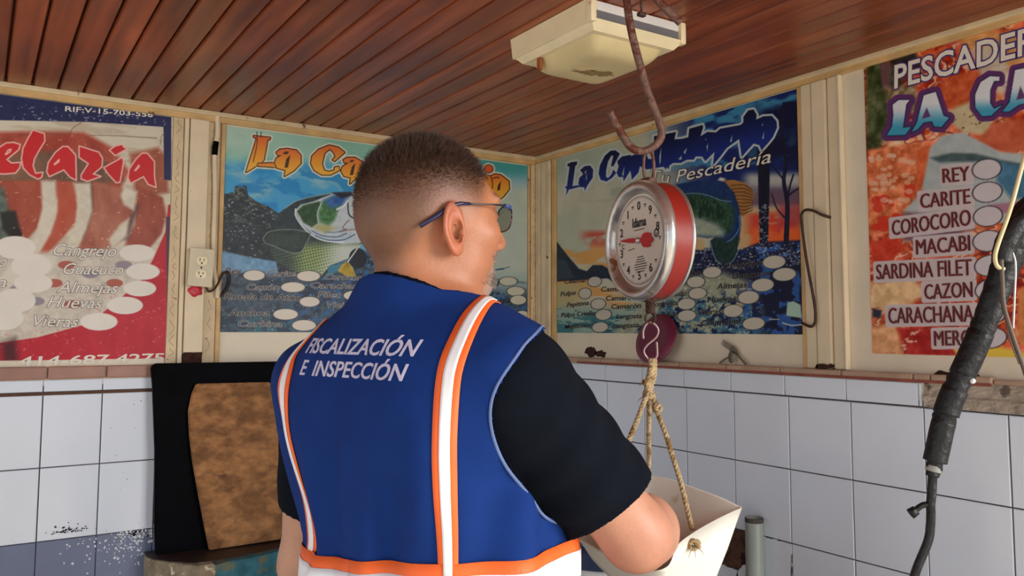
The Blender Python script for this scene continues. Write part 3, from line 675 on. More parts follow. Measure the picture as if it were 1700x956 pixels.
    def ribbon(name, rows, m, off, parent=vest):
        """rows: list of lists of (origin, direction); each hits the vest from outside"""
        VV = []; FF = []; nc = len(rows[0])
        for r in rows:
            for o, d in r:
                hit = outer(o, d); p, dd = hit if hit else (np.array(o)+np.array(d)*.12, np.array(d)); VV.append(p+dd*off)
        VV = np.array(VV).reshape(len(rows), nc, 3)
        for _ in range(2): VV[1:-1] = VV[1:-1]*.5+(VV[:-2]+VV[2:])*.25
        VV = VV.reshape(-1, 3)
        for i in range(len(rows)-1):
            for j in range(nc-1): FF.append([i*nc+j, i*nc+j+1, (i+1)*nc+j+1, (i+1)*nc+j])
        o = mesh_obj(name, VV, FF, m, parent, True); so = o.modifiers.new('thickness', 'SOLIDIFY'); so.thickness = .0012; so.offset = 0; return o
    def stripe(A, B, f0, f1, per=7, nc=5):
        A = spline(A, per); B = spline(B, per); rows = []
        for a, b in zip(A, B):
            r = []
            for t in np.linspace(f0, f1, nc):
                p = a+(b-a)*t; z = min(p[2], 1.40); o = np.array((p[0]*.55, .0, z)); r.append((o, p-o))
            rows.append(r)
        return rows
    RL = [(.127,-.006,1.510),(.127,-.019,1.506),(.138,-.064,1.483),(.145,-.093,1.456),(.149,-.116,1.426),(.152,-.126,1.397),(.158,-.133,1.34),(.157,-.13,1.283),(.151,-.118,1.223),(.148,-.112,1.165)]
    RR = [(.152,-.006,1.500),(.147,-.016,1.497),(.166,-.058,1.475),(.176,-.088,1.445),(.179,-.104,1.419),(.181,-.112,1.398),(.182,-.117,1.341),(.179,-.113,1.283),(.172,-.103,1.224),(.169,-.1,1.168)]
    LL = [(-.152,-.06,1.474),(-.156,-.089,1.457),(-.164,-.12,1.418),(-.159,-.131,1.392),(-.146,-.141,1.361),(-.123,-.147,1.309),(-.110,-.14,1.244),(-.118,-.125,1.190),(-.124,-.12,1.155)]
    LR = [(-.126,-.07,1.478),(-.131,-.099,1.461),(-.139,-.114,1.430),(-.131,-.134,1.408),(-.116,-.148,1.364),(-.097,-.153,1.31),(-.084,-.148,1.244),(-.088,-.130,1.190),(-.092,-.128,1.155)]
    for A, B in ((RL, RR), (LL, LR)):
        ribbon('orange_stripe', stripe(A, B, 0, 1), M['orange'], .0016); ribbon('silver_stripe', stripe(A, B, .28, .72), M['silver'], .0032)
    def band(z0, z1, nc=4):
        rows = []
        for a in np.linspace(0, 2*PI, 121):
            d = np.array((math.sin(a), -math.cos(a), 0)); ct = .012; x = .19*math.sin(a); dz = .10*x-.012*math.cos(a)*0
            rows.append([(np.array((ct, 0, z0+(z1-z0)*t+dz)), d) for t in np.linspace(0, 1, nc)])
        return rows
    ribbon('orange_band', band(1.168, 1.104), M['orange'], .0030); ribbon('silver_band', band(1.1525, 1.119), M['silver'], .0048)
    # armhole piping
    for s in (1,-1):
        pts = []
        AA = [(0,a,b) for a, b in np.vstack([ARM, ARM[:1]])]; cA = ARM.mean(0)
        for _, y, z in AA:
            q = np.array((y, z)); q = q+(q-cA)/np.linalg.norm(q-cA)*.0035; hit = outer((s*.05, q[0], q[1]), (s, 0, 0), .5)
            if hit and abs(hit[0][0]) > .12: pts.append(hit[0]+np.array((s*.0005,0,0)))
        PP = np.array(pts)
        for _ in range(6): PP[1:-1] = PP[1:-1]*.5+(PP[:-2]+PP[2:])*.25
        keep = [PP[0]]
        for p in PP[1:]:
            if np.linalg.norm(p-keep[-1]) < .05: keep.append(p)
        if len(keep) > 4: MB().tube(keep, .0022, 6).build('armhole_piping', mat('pale_blue_piping', srgb(92,112,158), .8), vest, True)
    # embroidered words on the back
    M['thread'] = mat('lilac_white_thread', srgb(214,208,232), .6, var=.06, scale=300, bump=.5, bscale=1500)
    tv = MB()
    for txt, x0, x1, z0, hgt in (('FISCALIZACIÓN', -.112, .112, 1.4325, .0205), ('E  INSPECCIÓN', -.106, .108, 1.402, .0205)):
        V2, F2 = text_mesh(txt, bold=.012)
        a = V2[:, 0]; lo, hi = a.min(), a.max(); n0 = len(tv.V); VV = []
        for px, pz in V2:
            xx = x0+(px-lo)/(hi-lo)*(x1-x0); zz = z0+pz*hgt; xx += (zz-z0)*.12
            p, n, i, di = vb.ray_cast(Vector((xx, -.6, zz)), Vector((0,1,0))); VV.append((p.x, p.y-.0012, p.z) if p else (xx, -.13, zz))
        tv.add(VV, F2)
    o = tv.build('embroidered_lettering', M['thread'], vest); o.modifiers.new('thickness', 'SOLIDIFY').thickness = .0012
    # --- glasses
    gl = empty('eyeglasses'); gl.parent = body
    def HP(x, y, z): return h+hr*x+hf*y+np.array((0,0,z))
    M['gunmetal'] = mat('gunmetal_frame', srgb(84,80,84), .3, metal=.8); M['temple_tip'] = mat('navy_temple_tip', srgb(38,40,74), .35); M['bluearm'] = mat('blue_temple_end', srgb(48,70,130), .35)
    lens = bpy.data.materials.new('grey_lens'); lens.use_nodes = True; nt_ = lens.node_tree; nt_.nodes.remove(nt_.nodes['Principled BSDF']); tb = nt_.nodes.new('ShaderNodeBsdfTransparent'); tb.inputs[0].default_value = (.72,.76,.72,1); gb = nt_.nodes.new('ShaderNodeBsdfGlossy'); gb.inputs['Roughness'].default_value = .05; ms_ = nt_.nodes.new('ShaderNodeMixShader'); ms_.inputs[0].default_value = .10; nt_.links.new(tb.outputs[0], ms_.inputs[1]); nt_.links.new(gb.outputs[0], ms_.inputs[2]); nt_.links.new(ms_.outputs[0], nt_.nodes['Material Output'].inputs[0])
    for s in (1,-1):
        ring = []
        for k in range(40):
            a = 2*PI*k/40; ux = .026*math.copysign(abs(math.cos(a))**.75, math.cos(a)); uz = .019*math.copysign(abs(math.sin(a))**.8, math.sin(a)); ring.append(HP(s*.035+ux, .1025-.12*abs(s*.035+ux)**1.5-.08*(-uz)*.5, -.001+uz))
        MB().tube(ring+[ring[0]], .0011, 6).build('lens_rim', M['gunmetal'], gl, True)
        n = len(ring); cc = sum(ring)/n; b = MB(); b.add(ring+[cc], [[k, (k+1)%n, n] for k in range(n)]); lo_ = b.build('lens', lens, gl, True); so = lo_.modifiers.new('thickness', 'SOLIDIFY'); so.thickness = .0016
        e0 = HP(s*.066, .095, .012); MB().tube([HP(s*.060,.0985,.010), e0, HP(s*.072,.084,.013)], [.0022,.003,.0026], 8).build('hinge', M['bluearm'], gl, True)
        MB().tube([HP(s*.072,.084,.013), HP(s*.077,.060,.012), HP(s*.0815,.030,.010), HP(s*.083,.020,.009)], [.0014,.0013,.0013,.0013], 8).build('temple', M['gunmetal'], gl, True)
        MB().tube([HP(s*.083,.024,.0095), HP(s*.0845,.010,.009), HP(s*.086,-.006,.004), HP(s*.0845,-.024,-.010), HP(s*.0800,-.048,-.026)], [.0022,.0026,.0032,.0034,.0030], 8).build('temple_tip', M['temple_tip'], gl, True)
    MB().tube([HP(-.010,.103,.006), HP(-.005,.108,.010), HP(.005,.108,.010), HP(.010,.103,.006)], .0012, 6).build('bridge', M['gunmetal'], gl, True)
    return body
PEOPLE_O = (-1.35764261, -1.6782562); PEOPLE_AZ = math.radians(73.6017)
build_person()

# ------------------------------------------------------------------ the four printed fishmonger posters
def value_noise(u, v, seed):
    rg = np.random.default_rng(seed); T = rg.random((256, 256)).astype(np.float32)
    iu = np.floor(u).astype(int); iv = np.floor(v).astype(int); fu = u-iu; fv = v-iv; fu = fu*fu*(3-2*fu); fv = fv*fv*(3-2*fv)
    g = lambda a, b: T[a & 255, b & 255]
    return (g(iu,iv)*(1-fu)+g(iu+1,iv)*fu)*(1-fv)+(g(iu,iv+1)*(1-fu)+g(iu+1,iv+1)*fu)*fv
def fbm(u, v, seed, oct=4):
    s = 0; a = .5; t = 0
    for k in range(oct): s = s+a*value_noise(u*2**k+k*17.3, v*2**k+k*9.1, seed+k); t += a; a *= .5
    return s/t
class Print:
    """the printed sheet: a fine grid of coloured points on its wall; shapes are traced from the photograph onto that wall"""
    def __init__(self, side, s0, s1, z0, z1, step=.0017):
        self.side = side; n = int(abs(s1-s0)/step)+1; m = int((z1-z0)/step)+1
        s, z = np.meshgrid(np.linspace(s0, s1, n), np.linspace(z0, z1, m), indexing='ij'); self.s, self.z = s, z
        P3 = np.stack([s, np.zeros_like(s), z] if side == 'L' else [np.zeros_like(s), s, z], -1)
        self.X, self.Y = proj(P3); self.C = np.ones(s.shape+(3,), np.float32)*.8
        self.a = (s-s0)*(1 if side == 'L' else -1)
    def noise(self, fs, fz, seed, oct=4): return fbm(self.a*fs+50, self.z*fz+20, seed, oct)
    def mix(self, col, w, sl=None):
        sl = sl or (slice(None), slice(None)); w = np.clip(w, 0, 1)[..., None]; col = np.asarray(col, float)
        if col.max() > 1.5: col = col/255.
        self.C[sl] = self.C[sl]*(1-w)+col*w
    def bb(self, x0, x1, y0, y1):
        m = (self.X > x0) & (self.X < x1) & (self.Y > y0) & (self.Y < y1); i = np.where(m.any(1))[0]; j = np.where(m.any(0))[0]
        return None if len(i) == 0 else (slice(i[0], i[-1]+1), slice(j[0], j[-1]+1))
    def sd(self, pts, pad=12):
        A = np.array(pts, float); sl = self.bb(A[:,0].min()-pad, A[:,0].max()+pad, A[:,1].min()-pad, A[:,1].max()+pad)
        if sl is None: return None, None
        u, v = self.X[sl], self.Y[sl]; d = np.full(u.shape, 1e3); ins = np.zeros(u.shape, bool)
        for i in range(len(A)):
            a, b = A[i], A[(i+1)%len(A)]; e = b-a; t = np.clip(((u-a[0])*e[0]+(v-a[1])*e[1])/max(e@e, 1e-9), 0, 1)
            d = np.minimum(d, np.hypot(u-a[0]-e[0]*t, v-a[1]-e[1]*t))
            if abs(e[1]) > 1e-9: ins ^= ((a[1] > v) != (b[1] > v)) & (u < e[0]*(v-a[1])/e[1]+a[0])
        return np.where(ins, -d, d), sl
    def poly(self, pts, col, soft=1.0, grow=0.0, alpha=1.0, tex=0.0, seed=1, fs=60):
        d, sl = self.sd(pts, 12+soft+grow)
        if sl is None: return
        w = alpha*np.clip(.5-(d-grow)/soft, 0, 1)
        if tex:
            n = (self.noise(fs, fs, seed)[sl]-.5)[..., None]*tex; c = np.asarray(col, float)/255.; self.C[sl] = self.C[sl]*(1-w[..., None])+np.clip(c+n, 0, 1)*w[..., None]
        else: self.mix(col, w, sl)
    def line(self, pts, col, w=1.5, alpha=1.0, soft=1.0, w2=None):
        P_ = np.array(spline([(a, b, 0) for a, b in pts], 6))[:, :2]; pad = w+4; sl = self.bb(P_[:,0].min()-pad, P_[:,0].max()+pad, P_[:,1].min()-pad, P_[:,1].max()+pad)
        if sl is None: return
        u, v = self.X[sl], self.Y[sl]; d = np.full(u.shape, 1e3); n = len(P_)-1
        for i in range(n):
            a, b = P_[i], P_[i+1]; e = b-a; t = np.clip(((u-a[0])*e[0]+(v-a[1])*e[1])/max(e@e, 1e-9), 0, 1); ww = w if w2 is None else w+(w2-w)*i/n
            d = np.minimum(d, np.hypot(u-a[0]-e[0]*t, v-a[1]-e[1]*t)-ww/2)
        self.mix(col, alpha*np.clip(.5-d/soft, 0, 1), sl)
    def oval(self, cx, cy, rx, ry, col, edge=None, ew=1.6, slope=0.0):
        sl = self.bb(cx-rx-6, cx+rx+6, cy-ry-6, cy+ry+6)
        if sl is None: return
        u = self.X[sl]-cx; v = self.Y[sl]-cy-slope*u; q = (np.hypot(u/rx, v/ry)-1)*min(rx, ry)
        if edge is not None: self.mix(edge, np.clip(.5-(q-ew), 0, 1), sl)
        self.mix(col, np.clip(.5-q, 0, 1), sl)
    def specks(self, region, n, r0, r1, col, seed=3, alpha=.9):
        rg = np.random.default_rng(seed); A = np.array(region, float)
        for _ in range(n):
            x = rg.uniform(A[:,0].min(), A[:,0].max()); y = rg.uniform(A[:,1].min(), A[:,1].max()); ins = False
            for i in range(len(A)):
                a, b = A[i], A[(i+1)%len(A)]
                if (a[1] > y) != (b[1] > y) and x < (b[0]-a[0])*(y-a[1])/(b[1]-a[1])+a[0]: ins = not ins
            if not ins: continue
            r = rg.uniform(r0, r1); sl = self.bb(x-r-2, x+r+2, y-r-2, y+r+2)
            if sl is None: continue
            q = np.hypot((self.X[sl]-x)*rg.uniform(.5,1), (self.Y[sl]-y))-r; self.mix(col, alpha*np.clip(.5-q, 0, 1), sl)
    def glyph(self, pts, layers, holes=(), fill=None):
        """layers: (grow, colour) from the widest outline inwards; fill(X, Y) -> colours"""
        d, sl = self.sd(pts, 26)
        if sl is None: return
        for h in holes:
            dh, s2 = self.sd(h, 4000); dh = dh[sl[0].start-s2[0].start:sl[0].stop-s2[0].start, sl[1].start-s2[1].start:sl[1].stop-s2[1].start]; d = np.maximum(d, -dh)
        for grow, col in layers: self.mix(col, np.clip(.5-(d-grow)/1.1, 0, 1), sl)
        if fill is not None: self.mix(fill(self.X[sl], self.Y[sl]), np.clip(.5-d/1.1, 0, 1), sl)
    def build(self, name, label, parent=None):
        n, m = self.s.shape; off = -.0022
        V = np.stack([self.s, np.full_like(self.s, off), self.z] if self.side == 'L' else [np.full_like(self.s, off), self.s, self.z], -1).reshape(-1, 3)
        i, j = np.meshgrid(np.arange(n-1), np.arange(m-1), indexing='ij'); k = (i*m+j).ravel(); F = np.stack([k, k+m, k+m+1, k+1], 1)
        if 'print' not in M: M['print'] = mat('printed_vinyl', (1,1,1,1), .42, var=.03, scale=14, attr='Col', spec=.25)
        o = mesh_obj(name, V, F, M['print'], parent, False, lin(self.C.reshape(-1, 3))); so = o.modifiers.new('thickness', 'SOLIDIFY'); so.thickness = .0015; so.offset = -1 if self.side == 'R' else 1
        return o
def P2(sc, ox, oy, pts): return [(ox+x/sc, oy+y/sc) for x, y in pts]
class Words:
    """flat lettering lying on a poster; each line is fitted between two points of its baseline and is a part of its own"""
    def __init__(self, side): self.side = side; self.L = {}
    def put(self, txt, p0, p1, cap, m, bold=0.0, shear=0.0, lift=0.0, dx=0.0):
        mb, mats = self.L.setdefault(p0, (MB(), []))
        if m not in mats: mats.append(m)
        f = on_left if self.side == 'L' else on_right; sg = 1 if self.side == 'L' else -1; ia = 0 if self.side == 'L' else 1
        A, B, T = f(*p0), f(*p1), f(p0[0], p0[1]-cap); V, Fc = text_mesh(txt, 0.0, 0.0); lo, hi = V[:,0].min(), V[:,0].max()
        Vb, Fb = text_mesh(txt, bold, 0.0) if bold else (V, Fc)
        h = T[2]-A[2]; out = []
        for x, z in Vb:
            t = (x-lo)/(hi-lo); s = A[ia]+(B[ia]-A[ia])*t+sg*shear*z*h+dx; zz = A[2]+(B[2]-A[2])*t+z*h; d = -.0042-lift
            out.append((s, d, zz) if self.side == 'L' else (d, s, zz))
        mb.add(out, Fb, mats.index(m)); return self
    def build(self, name, parent):
        for mb, mats in self.L.values(): mb.build(name, mats, parent)
def ink(n, c): M[n] = mat(n, srgb(*c), .5, var=.03); return M[n]
INK_W, INK_K, INK_G, INK_M, INK_P, INK_S = ink('ink_cream',(232,224,210)), ink('ink_black',(22,22,28)), ink('ink_grey',(88,86,94)), ink('ink_maroon',(112,30,34)), ink('ink_purple',(74,50,116)), ink('ink_slate',(70,74,88))

# ---- red poster: sausages, "elaría" (its left part lies outside the picture)
p = Print('L', -2.31, -1.4115, 1.3745, 2.1385, .0018)
p.mix((214,206,186), np.ones(p.s.shape)); p.mix((196,182,160), smooth(.45,.7,p.noise(10,60,3)))
def stripe_col(a, b, seed, fs=(40,18)): n = p.noise(fs[0], fs[1], seed)[..., None]; return np.array(a)/255.*(1-n)+np.array(b)/255.*n
SZ = 5.862
def paint_sausage(pts, a, b, seed, soft=5):
    d, sl = p.sd(pts, 20)
    if sl is not None: p.mix(stripe_col(a, b, seed)[sl]*1.0, np.clip(.5-d/soft, 0, 1), sl)
paint_sausage([(-200,225),(60,218),(140,220),(185,245),(215,285),(190,330),(100,330),(-200,330)], (150,50,40), (196,104,80), 11, 8)
paint_sausage([(-60,262),(95,250),(170,262),(205,300),(150,310),(-60,310)], (96,72,60), (150,110,84), 12, 10)
paint_sausage([(215,255),(262,245),(278,262),(279,320),(225,330)], (140,72,52), (188,112,84), 13, 8)
paint_sausage([(-150,300),(70,300),(72,350),(62,378),(45,398),(20,404),(-150,420)], (150,66,48), (186,98,74), 14)
paint_sausage([(92,300),(122,302),(128,340),(126,368),(108,390),(88,412),(74,425),(62,424),(78,396),(92,362),(96,330)], (178,72,50), (196,110,86), 15)
paint_sausage([(150,300),(228,318),(225,352),(210,392),(186,414),(150,420),(128,412),(142,382),(152,350)], (146,72,56), (196,132,108), 16)
paint_sausage([(226,306),(270,328),(276,358),(268,388),(248,412),(206,408),(224,372)], (140,62,48), (186,104,82), 17)
p.poly([(196,398),(214,398),(232,340),(224,340)], (92,66,70), 8, alpha=.7); p.poly([(148,302),(153,302),(155,345),(146,378),(138,395),(134,392),(148,352)], (96,62,56), 5, alpha=.8)
for q in ([(68,300),(92,300),(95,350),(84,388),(62,424),(38,424),(62,382),(70,345)], [(122,304),(150,304),(153,350),(143,382),(128,412),(100,420),(124,378),(130,345)], [(205,310),(228,318),(222,350),(205,340),(200,325)], [(180,398),(200,372),(214,362),(210,392),(186,414)]):
    p.poly(q, (216,208,190), 6, tex=.10, seed=5)
p.poly([(-150,300),(6,312),(14,345),(24,372),(20,398),(-150,405)], (96,112,104), 10, tex=.3, seed=8); p.poly([(0,352),(26,350),(36,392),(18,398),(4,380)], (44,42,40), 6); p.oval(27,388,9,9,(40,30,28))
p.poly([(-200,408),(60,418),(150,420),(205,408),(250,414),(240,470),(150,535),(60,560),(-200,590)], (206,196,182), 10, tex=.16, seed=9)
for k, (x, y) in enumerate(((10,420),(62,452),(30,480),(110,440),(150,455),(190,470),(205,440),(120,505),(60,500),(90,470))): p.oval(x, y, 14, 7, (176,96,80) if k % 2 else (150,140,150))
p.poly([(30,425),(96,424),(86,450),(40,470),(-10,470)], (220,212,196), 8)
d, sl = p.sd([(279,340),(274,385),(254,430),(232,468),(150,536),(62,560),(-20,572),(-300,610),(-300,660),(300,660),(300,340)], 30)
p.mix(stripe_col((176,26,44), (200,44,60), 21)[sl], np.clip(.5-d/1.5, 0, 1), sl)
p.specks([(0,560),(280,420),(280,600),(0,600)], 260, .6, 1.6, (214,120,124), 4, .6); p.poly([(2,570),(26,560),(30,600),(6,602)], (60,30,34), 14, alpha=.8)
p.poly([(-320,100),(-320,205),(0,200),(150,203),(271,211),(272,298),(284,300),(284,150)], (38,42,86), 1.2, tex=.05, seed=2); p.poly([(275,360),(285,360),(285,545),(277,545)], (60,58,90), 1.5, alpha=.8)
p.specks([(0,170),(276,190),(276,208),(0,198)], 150, .5, 1.5, (150,156,180), 9, .8); p.specks([(0,215),(276,215),(276,400),(0,400)], 130, .4, 1.0, (232,220,206), 10, .7)
for q in ([(0,232),(60,222),(110,224)], [(115,222),(122,212),(135,204)], [(140,228),(165,248),(190,268)], [(150,225),(200,226),(260,230)], [(266,240),(268,226),(275,220)]): p.line(q, (110,78,62), 1.2, .8)
ELARIA = {'e': ([(-30,330),(0,320),(60,280),(130,275),(195,295),(180,345),(65,440),(110,475),(200,470),(190,520),(150,570),(50,580),(-30,575)], [[(50,392),(80,345),(108,340),(100,365),(60,392)]]),
 'l': ([(320,155),(430,190),(435,260),(385,340),(335,430),(320,500),(345,575),(415,565),(405,610),(370,630),(290,590),(225,520),(210,430),(225,330),(270,240)], []),
 'a': ([(610,315),(660,315),(735,400),(740,640),(680,610),(620,540),(480,605),(455,560),(470,470),(540,370)], [[(525,485),(575,438),(572,465),(530,492)]]),
 'r': ([(770,310),(960,370),(995,430),(990,510),(905,580),(980,605),(850,650),(790,630),(790,590),(860,480),(770,420)], []),
 'i': ([(1190,420),(1200,460),(1165,660),(1130,665),(1060,590),(1010,520)], []), 'accent': ([(1065,350),(1120,310),(1190,295),(1200,320),(1235,335),(1120,400)], []),
 'a2': ([(1380,380),(1430,380),(1500,460),(1500,600),(1515,710),(1440,680),(1395,605),(1270,670),(1245,620),(1255,540),(1320,440)], [[(1308,548),(1348,492),(1356,510),(1318,550)]])}
for pts, holes in ELARIA.values(): p.glyph(P2(SZ,0,190,pts), [(1.4,(240,190,182)),(-.8,(204,42,46))], [P2(SZ,0,190,h_) for h_ in holes])
for x, y, rx, ry in ((227,420,29,14),(237,451,28,13.5),(232,479,27,13),(207,507,30,14.5),(164,534,31,14.5),(25,411,34,19),(52,441,33,20),(55,470,32,16),(25,499,34,20),(5,528,34,20)): p.oval(x, y, rx, ry, (230,224,214))
red_poster = p.build('poster', 'x'); tag(red_poster, 'red sausage poster with white price ovals at the far left', 'poster', 'shop posters on the stall walls')
w = Words('L')
w.put('RIF:V-15-703-556', (108,185), (253,195), 8.5, INK_W, .012)
for t, a, b, c in (('Cangrejo',(85,424),(190,426),20),('Guacuco',(102,455),(202,456),19),('Almejas',(94,485),(192,487),19),('Huevas',(78,510),(166,512),19),('Vieras',(49,541),(126,543),19),('o',(-5,442),(8,443),19),('a',(-5,476),(9,477),18)):
    w.put(t, a, b, c, INK_G, .032, .34); w.put(t, a, b, c, INK_W, .003, .34, .0003)
w.put('414-687 4275', (30,607), (270,600), 15, INK_W, .018, .15)
w.build('printed_line', red_poster)

# ---- left bass poster
p = Print('L', -1.2465, -.0480, 1.4560, 2.1350, .0017)
Y = p.Y; X = p.X; n1 = p.noise(9,14,31); n2 = p.noise(40,40,32); n3 = p.noise(120,120,33)
p.mix((136,190,172), np.ones(p.s.shape)); p.mix((168,206,190), smooth(.45,.65,n1)*.6)
yy = Y-(.118*(X-378))*0
p.mix((70,164,214), smooth(255,285,Y)); p.mix((150,194,204), smooth(.5,.7,n1)*smooth(265,300,Y)*.9); p.mix((30,132,200), smooth(.52,.7,p.noise(14,30,35))*smooth(262,290,Y)*.8)
p.mix((196,204,188), smooth(600,800,X)*smooth(255,330,Y)*.95); p.mix((60,156,150), smooth(700,830,X)*smooth(305,278,Y)*.8); p.mix((190,212,196), smooth(480,378,X)*smooth(262,230,Y)*.7)
p.mix((150,180,180), smooth(780,815,X)*smooth(440,470,Y)*.6)
HILL = [(300,318),(376,322),(389,318),(390,309),(399,309),(400,313),(404,308),(409,309),(411,324),(424,334),(445,343),(461,354),(478,352),(520,380),(560,440),(560,520),(300,520)]
p.poly(HILL, (46,54,60), 1.5, tex=.16, seed=36, fs=90); d, sl = p.sd(HILL); p.mix((120,130,120), np.clip(-d/2,0,1)*smooth(.56,.66,p.noise(70,110,37))[sl]*.7*smooth(400,340,Y[sl]), sl)
p.specks(HILL, 620, .4, 1.15, (176,196,208), 12, .75)
p.poly([(300,410),(374,418),(420,428),(458,434),(462,456),(440,462),(300,456)], (120,164,200), 2.5, tex=.22, seed=38, fs=70)
LOW = [(300,452),(372,450),(440,456),(470,452),(520,470),(560,440),(600,420),(640,400),(700,440),(812,462),(880,470),(900,560),(300,560)]
p.poly(LOW, (72,88,104), 5, tex=.20, seed=39, fs=100); d, sl = p.sd(LOW); w0 = np.clip(-d/3,0,1); p.mix((52,120,132), w0*smooth(.5,.62,p.noise(50,90,40))[sl]*smooth(500,545,Y[sl])*.8, sl); p.mix((40,52,72), w0*smooth(.5,.6,p.noise(28,40,41))[sl]*.7, sl)
p.mix((60,110,170), w0*smooth(440,520,X[sl])*smooth(.52,.64,p.noise(60,120,42))[sl]*.8, sl); p.mix((150,172,176), w0*smooth(790,830,X[sl])*smooth(500,470,Y[sl]), sl)
p.specks(LOW, 420, .4, 1.3, (170,190,206), 13, .7)
B = lambda pts: P2(5.032, 360, 290, pts)
BODY = B([(490,380),(500,340),(560,285),(660,220),(800,180),(970,150),(1140,145),(1300,200),(1400,330),(1320,480),(1195,580),(1110,700),(950,760),(870,850),(760,860),(620,810),(500,740),(440,640),(430,500)])
p.poly(BODY, (46,60,66), 2, tex=.14, seed=43, fs=90); d, sl = p.sd(BODY); wb = np.clip(-d/2,0,1); xs_, ys_ = (X[sl]-360)*5.032, (Y[sl]-290)*5.032
bel = smooth(520,640,ys_-.0*xs_)*smooth(560,760,xs_); p.mix((158,178,112), wb*bel*.9, sl); p.mix((206,216,206), wb*smooth(820,1050,xs_+.3*(ys_-600))*smooth(540,620,ys_), sl)
sc = np.sin((xs_*.8+ys_*.55)*.20+2*np.sin((ys_-xs_*.3)*.02))*np.sin((xs_*.55-ys_*.75)*.20); p.mix((64,92,70), wb*smooth(.1,.5,sc)*smooth(520,600,ys_)*smooth(1100,800,xs_)*.8, sl); p.mix((196,206,150), wb*smooth(.5,.9,-sc)*smooth(560,620,ys_)*smooth(1100,800,xs_)*.6, sl)
HEAD = B([(650,300),(700,250),(800,225),(960,160),(1130,150),(1300,210),(1400,330),(1300,500),(1190,570),(1050,580),(900,555),(800,500),(700,410)])
p.poly(HEAD, (196,208,214), 2, tex=.12, seed=44, fs=80)
p.poly(B([(665,305),(720,255),(850,225),(870,230),(840,330),(850,400),(790,440),(720,400)]), (50,84,56), 3, tex=.22, seed=45, fs=120)
p.poly(B([(875,225),(970,180),(1060,200),(1010,300),(980,380),(930,430),(860,400),(845,330)]), (70,120,72), 6, tex=.25, seed=46, fs=120); p.poly(B([(890,215),(1000,165),(1110,170),(1040,260),(940,280)]), (54,102,170), 8, tex=.2, seed=47); p.poly(B([(850,410),(940,430),(990,450),(900,490),(800,440)]), (178,172,96), 8, alpha=.8)
p.poly(B([(960,152),(1120,148),(1140,170),(1040,200)]), (38,34,50), 4)
for a, c, wd in (([(655,290),(660,350),(720,440),(800,510),(900,550),(1050,565)],(226,234,238),3.2), ([(870,235),(838,320),(845,400)],(196,214,224),2), ([(790,470),(880,510),(1000,520),(1080,490)],(70,110,160),2), ([(820,510),(920,545),(1050,545),(1150,500)],(64,100,150),2), ([(900,480),(1000,480),(1080,450)],(90,130,176),1.5), ([(1090,220),(1100,330),(1150,370)],(40,40,50),2.4), ([(1100,380),(1050,440),(1080,470)],(130,70,60),1.4), ([(1000,290),(1060,260),(1090,220)],(240,244,246),3), ([(1020,480),(1100,460),(1180,460)],(150,90,80),1.5), ([(560,285),(660,222),(800,183),(960,155)],(150,180,190),1.5)): p.line(B(a), c, wd, .9)
FIN = B([(385,530),(430,480),(520,462),(640,460),(740,478),(780,495),(740,580),(700,645),(640,655),(560,635),(470,595),(400,570)])
p.poly(FIN, (50,64,62), 1.5, tex=.12, seed=48, fs=100); p.line([*FIN, FIN[0]], (150,172,170), 1.2, .8)
for k in range(7): p.line(B([(740,510+18*k),(620,505+16*k),(460,500+14*k)]), (100,116,110), .9, .5)
p.poly(B([(1000,800),(1020,760),(1085,725),(1130,770),(1160,850),(1080,850)]), (196,170,70), 2, tex=.15, seed=49); p.poly(B([(930,770),(960,750),(1040,750),(1000,810),(880,880),(920,820)]), (76,140,170), 3, tex=.15, seed=50); p.oval(360+1175/5.032, 290+700/5.032, 15, 17, (40,46,54)); p.line(B([(1090,730),(1190,590)]), (220,230,230), 2)
for k in range(5): p.line(B([(1085,735),(1020+30*k,840)]), (130,110,40), 1, .7)
def fire(Xa, Ya, y0, y1):
    t = np.clip((Ya-y0)/(y1-y0), 0, 1)[..., None]; return np.where(t < .45, np.array((222,104,52))/255.*(1-t/.45)+np.array((232,150,48))/255.*(t/.45), np.array((232,150,48))/255.*(1-(t-.45)/.55)+np.array((240,186,64))/255.*((t-.45)/.55))
Q = lambda pts: P2(8.095, 400, 210, pts); LAY = [(4.2,(222,220,196)),(1.6,(48,30,24))]
LAc = [([(165,128),(390,152),(385,176),(355,182),(305,450),(270,490),(110,590),(65,615),(110,470),(195,200),(205,160),(165,145)],[],228,285), ([(225,500),(440,490),(470,550),(225,532)],[],268,285),
 ([(470,350),(520,310),(620,300),(740,320),(800,390),(800,500),(700,600),(580,670),(595,590),(480,560),(450,490),(470,430),(545,390),(490,388)],[[(608,440),(655,390),(625,550),(585,552)],[(560,370),(590,340),(640,345),(610,372)]],246,292),
 ([(1390,350),(1300,280),(1180,255),(1040,310),(950,400),(935,500),(980,590),(1080,650),(1200,650),(1320,590),(1310,540),(1255,550),(1250,590),(1170,610),(1115,590),(1085,500),(1120,360),(1190,305),(1240,350),(1265,410),(1225,450),(1255,468)],[],240,292),
 ([(1370,450),(1420,420),(1530,420),(1630,480),(1650,560),(1580,660),(1460,770),(1470,690),(1380,670),(1340,600),(1360,540),(1445,490),(1385,488)],[[(1488,545),(1530,500),(1500,650),(1462,652)],[(1455,475),(1480,455),(1515,460),(1490,480)]],258,308)]
for pts, holes, y0, y1 in LAc: p.glyph(Q(pts), LAY, [], None)
for pts, holes, y0, y1 in LAc:
    p.glyph(Q(pts), [(1.3,(48,30,24))], [], lambda Xa, Ya, y0=y0, y1=y1: fire(Xa, Ya, y0, y1))
    for h_ in holes: p.poly(Q(h_), (70,48,30), 1, .4)
p.line(Q([(210,75),(210,250),(160,480)]), (48,30,24), 1.2); p.line(Q([(265,75),(265,140)]), (48,30,24), 1.2)
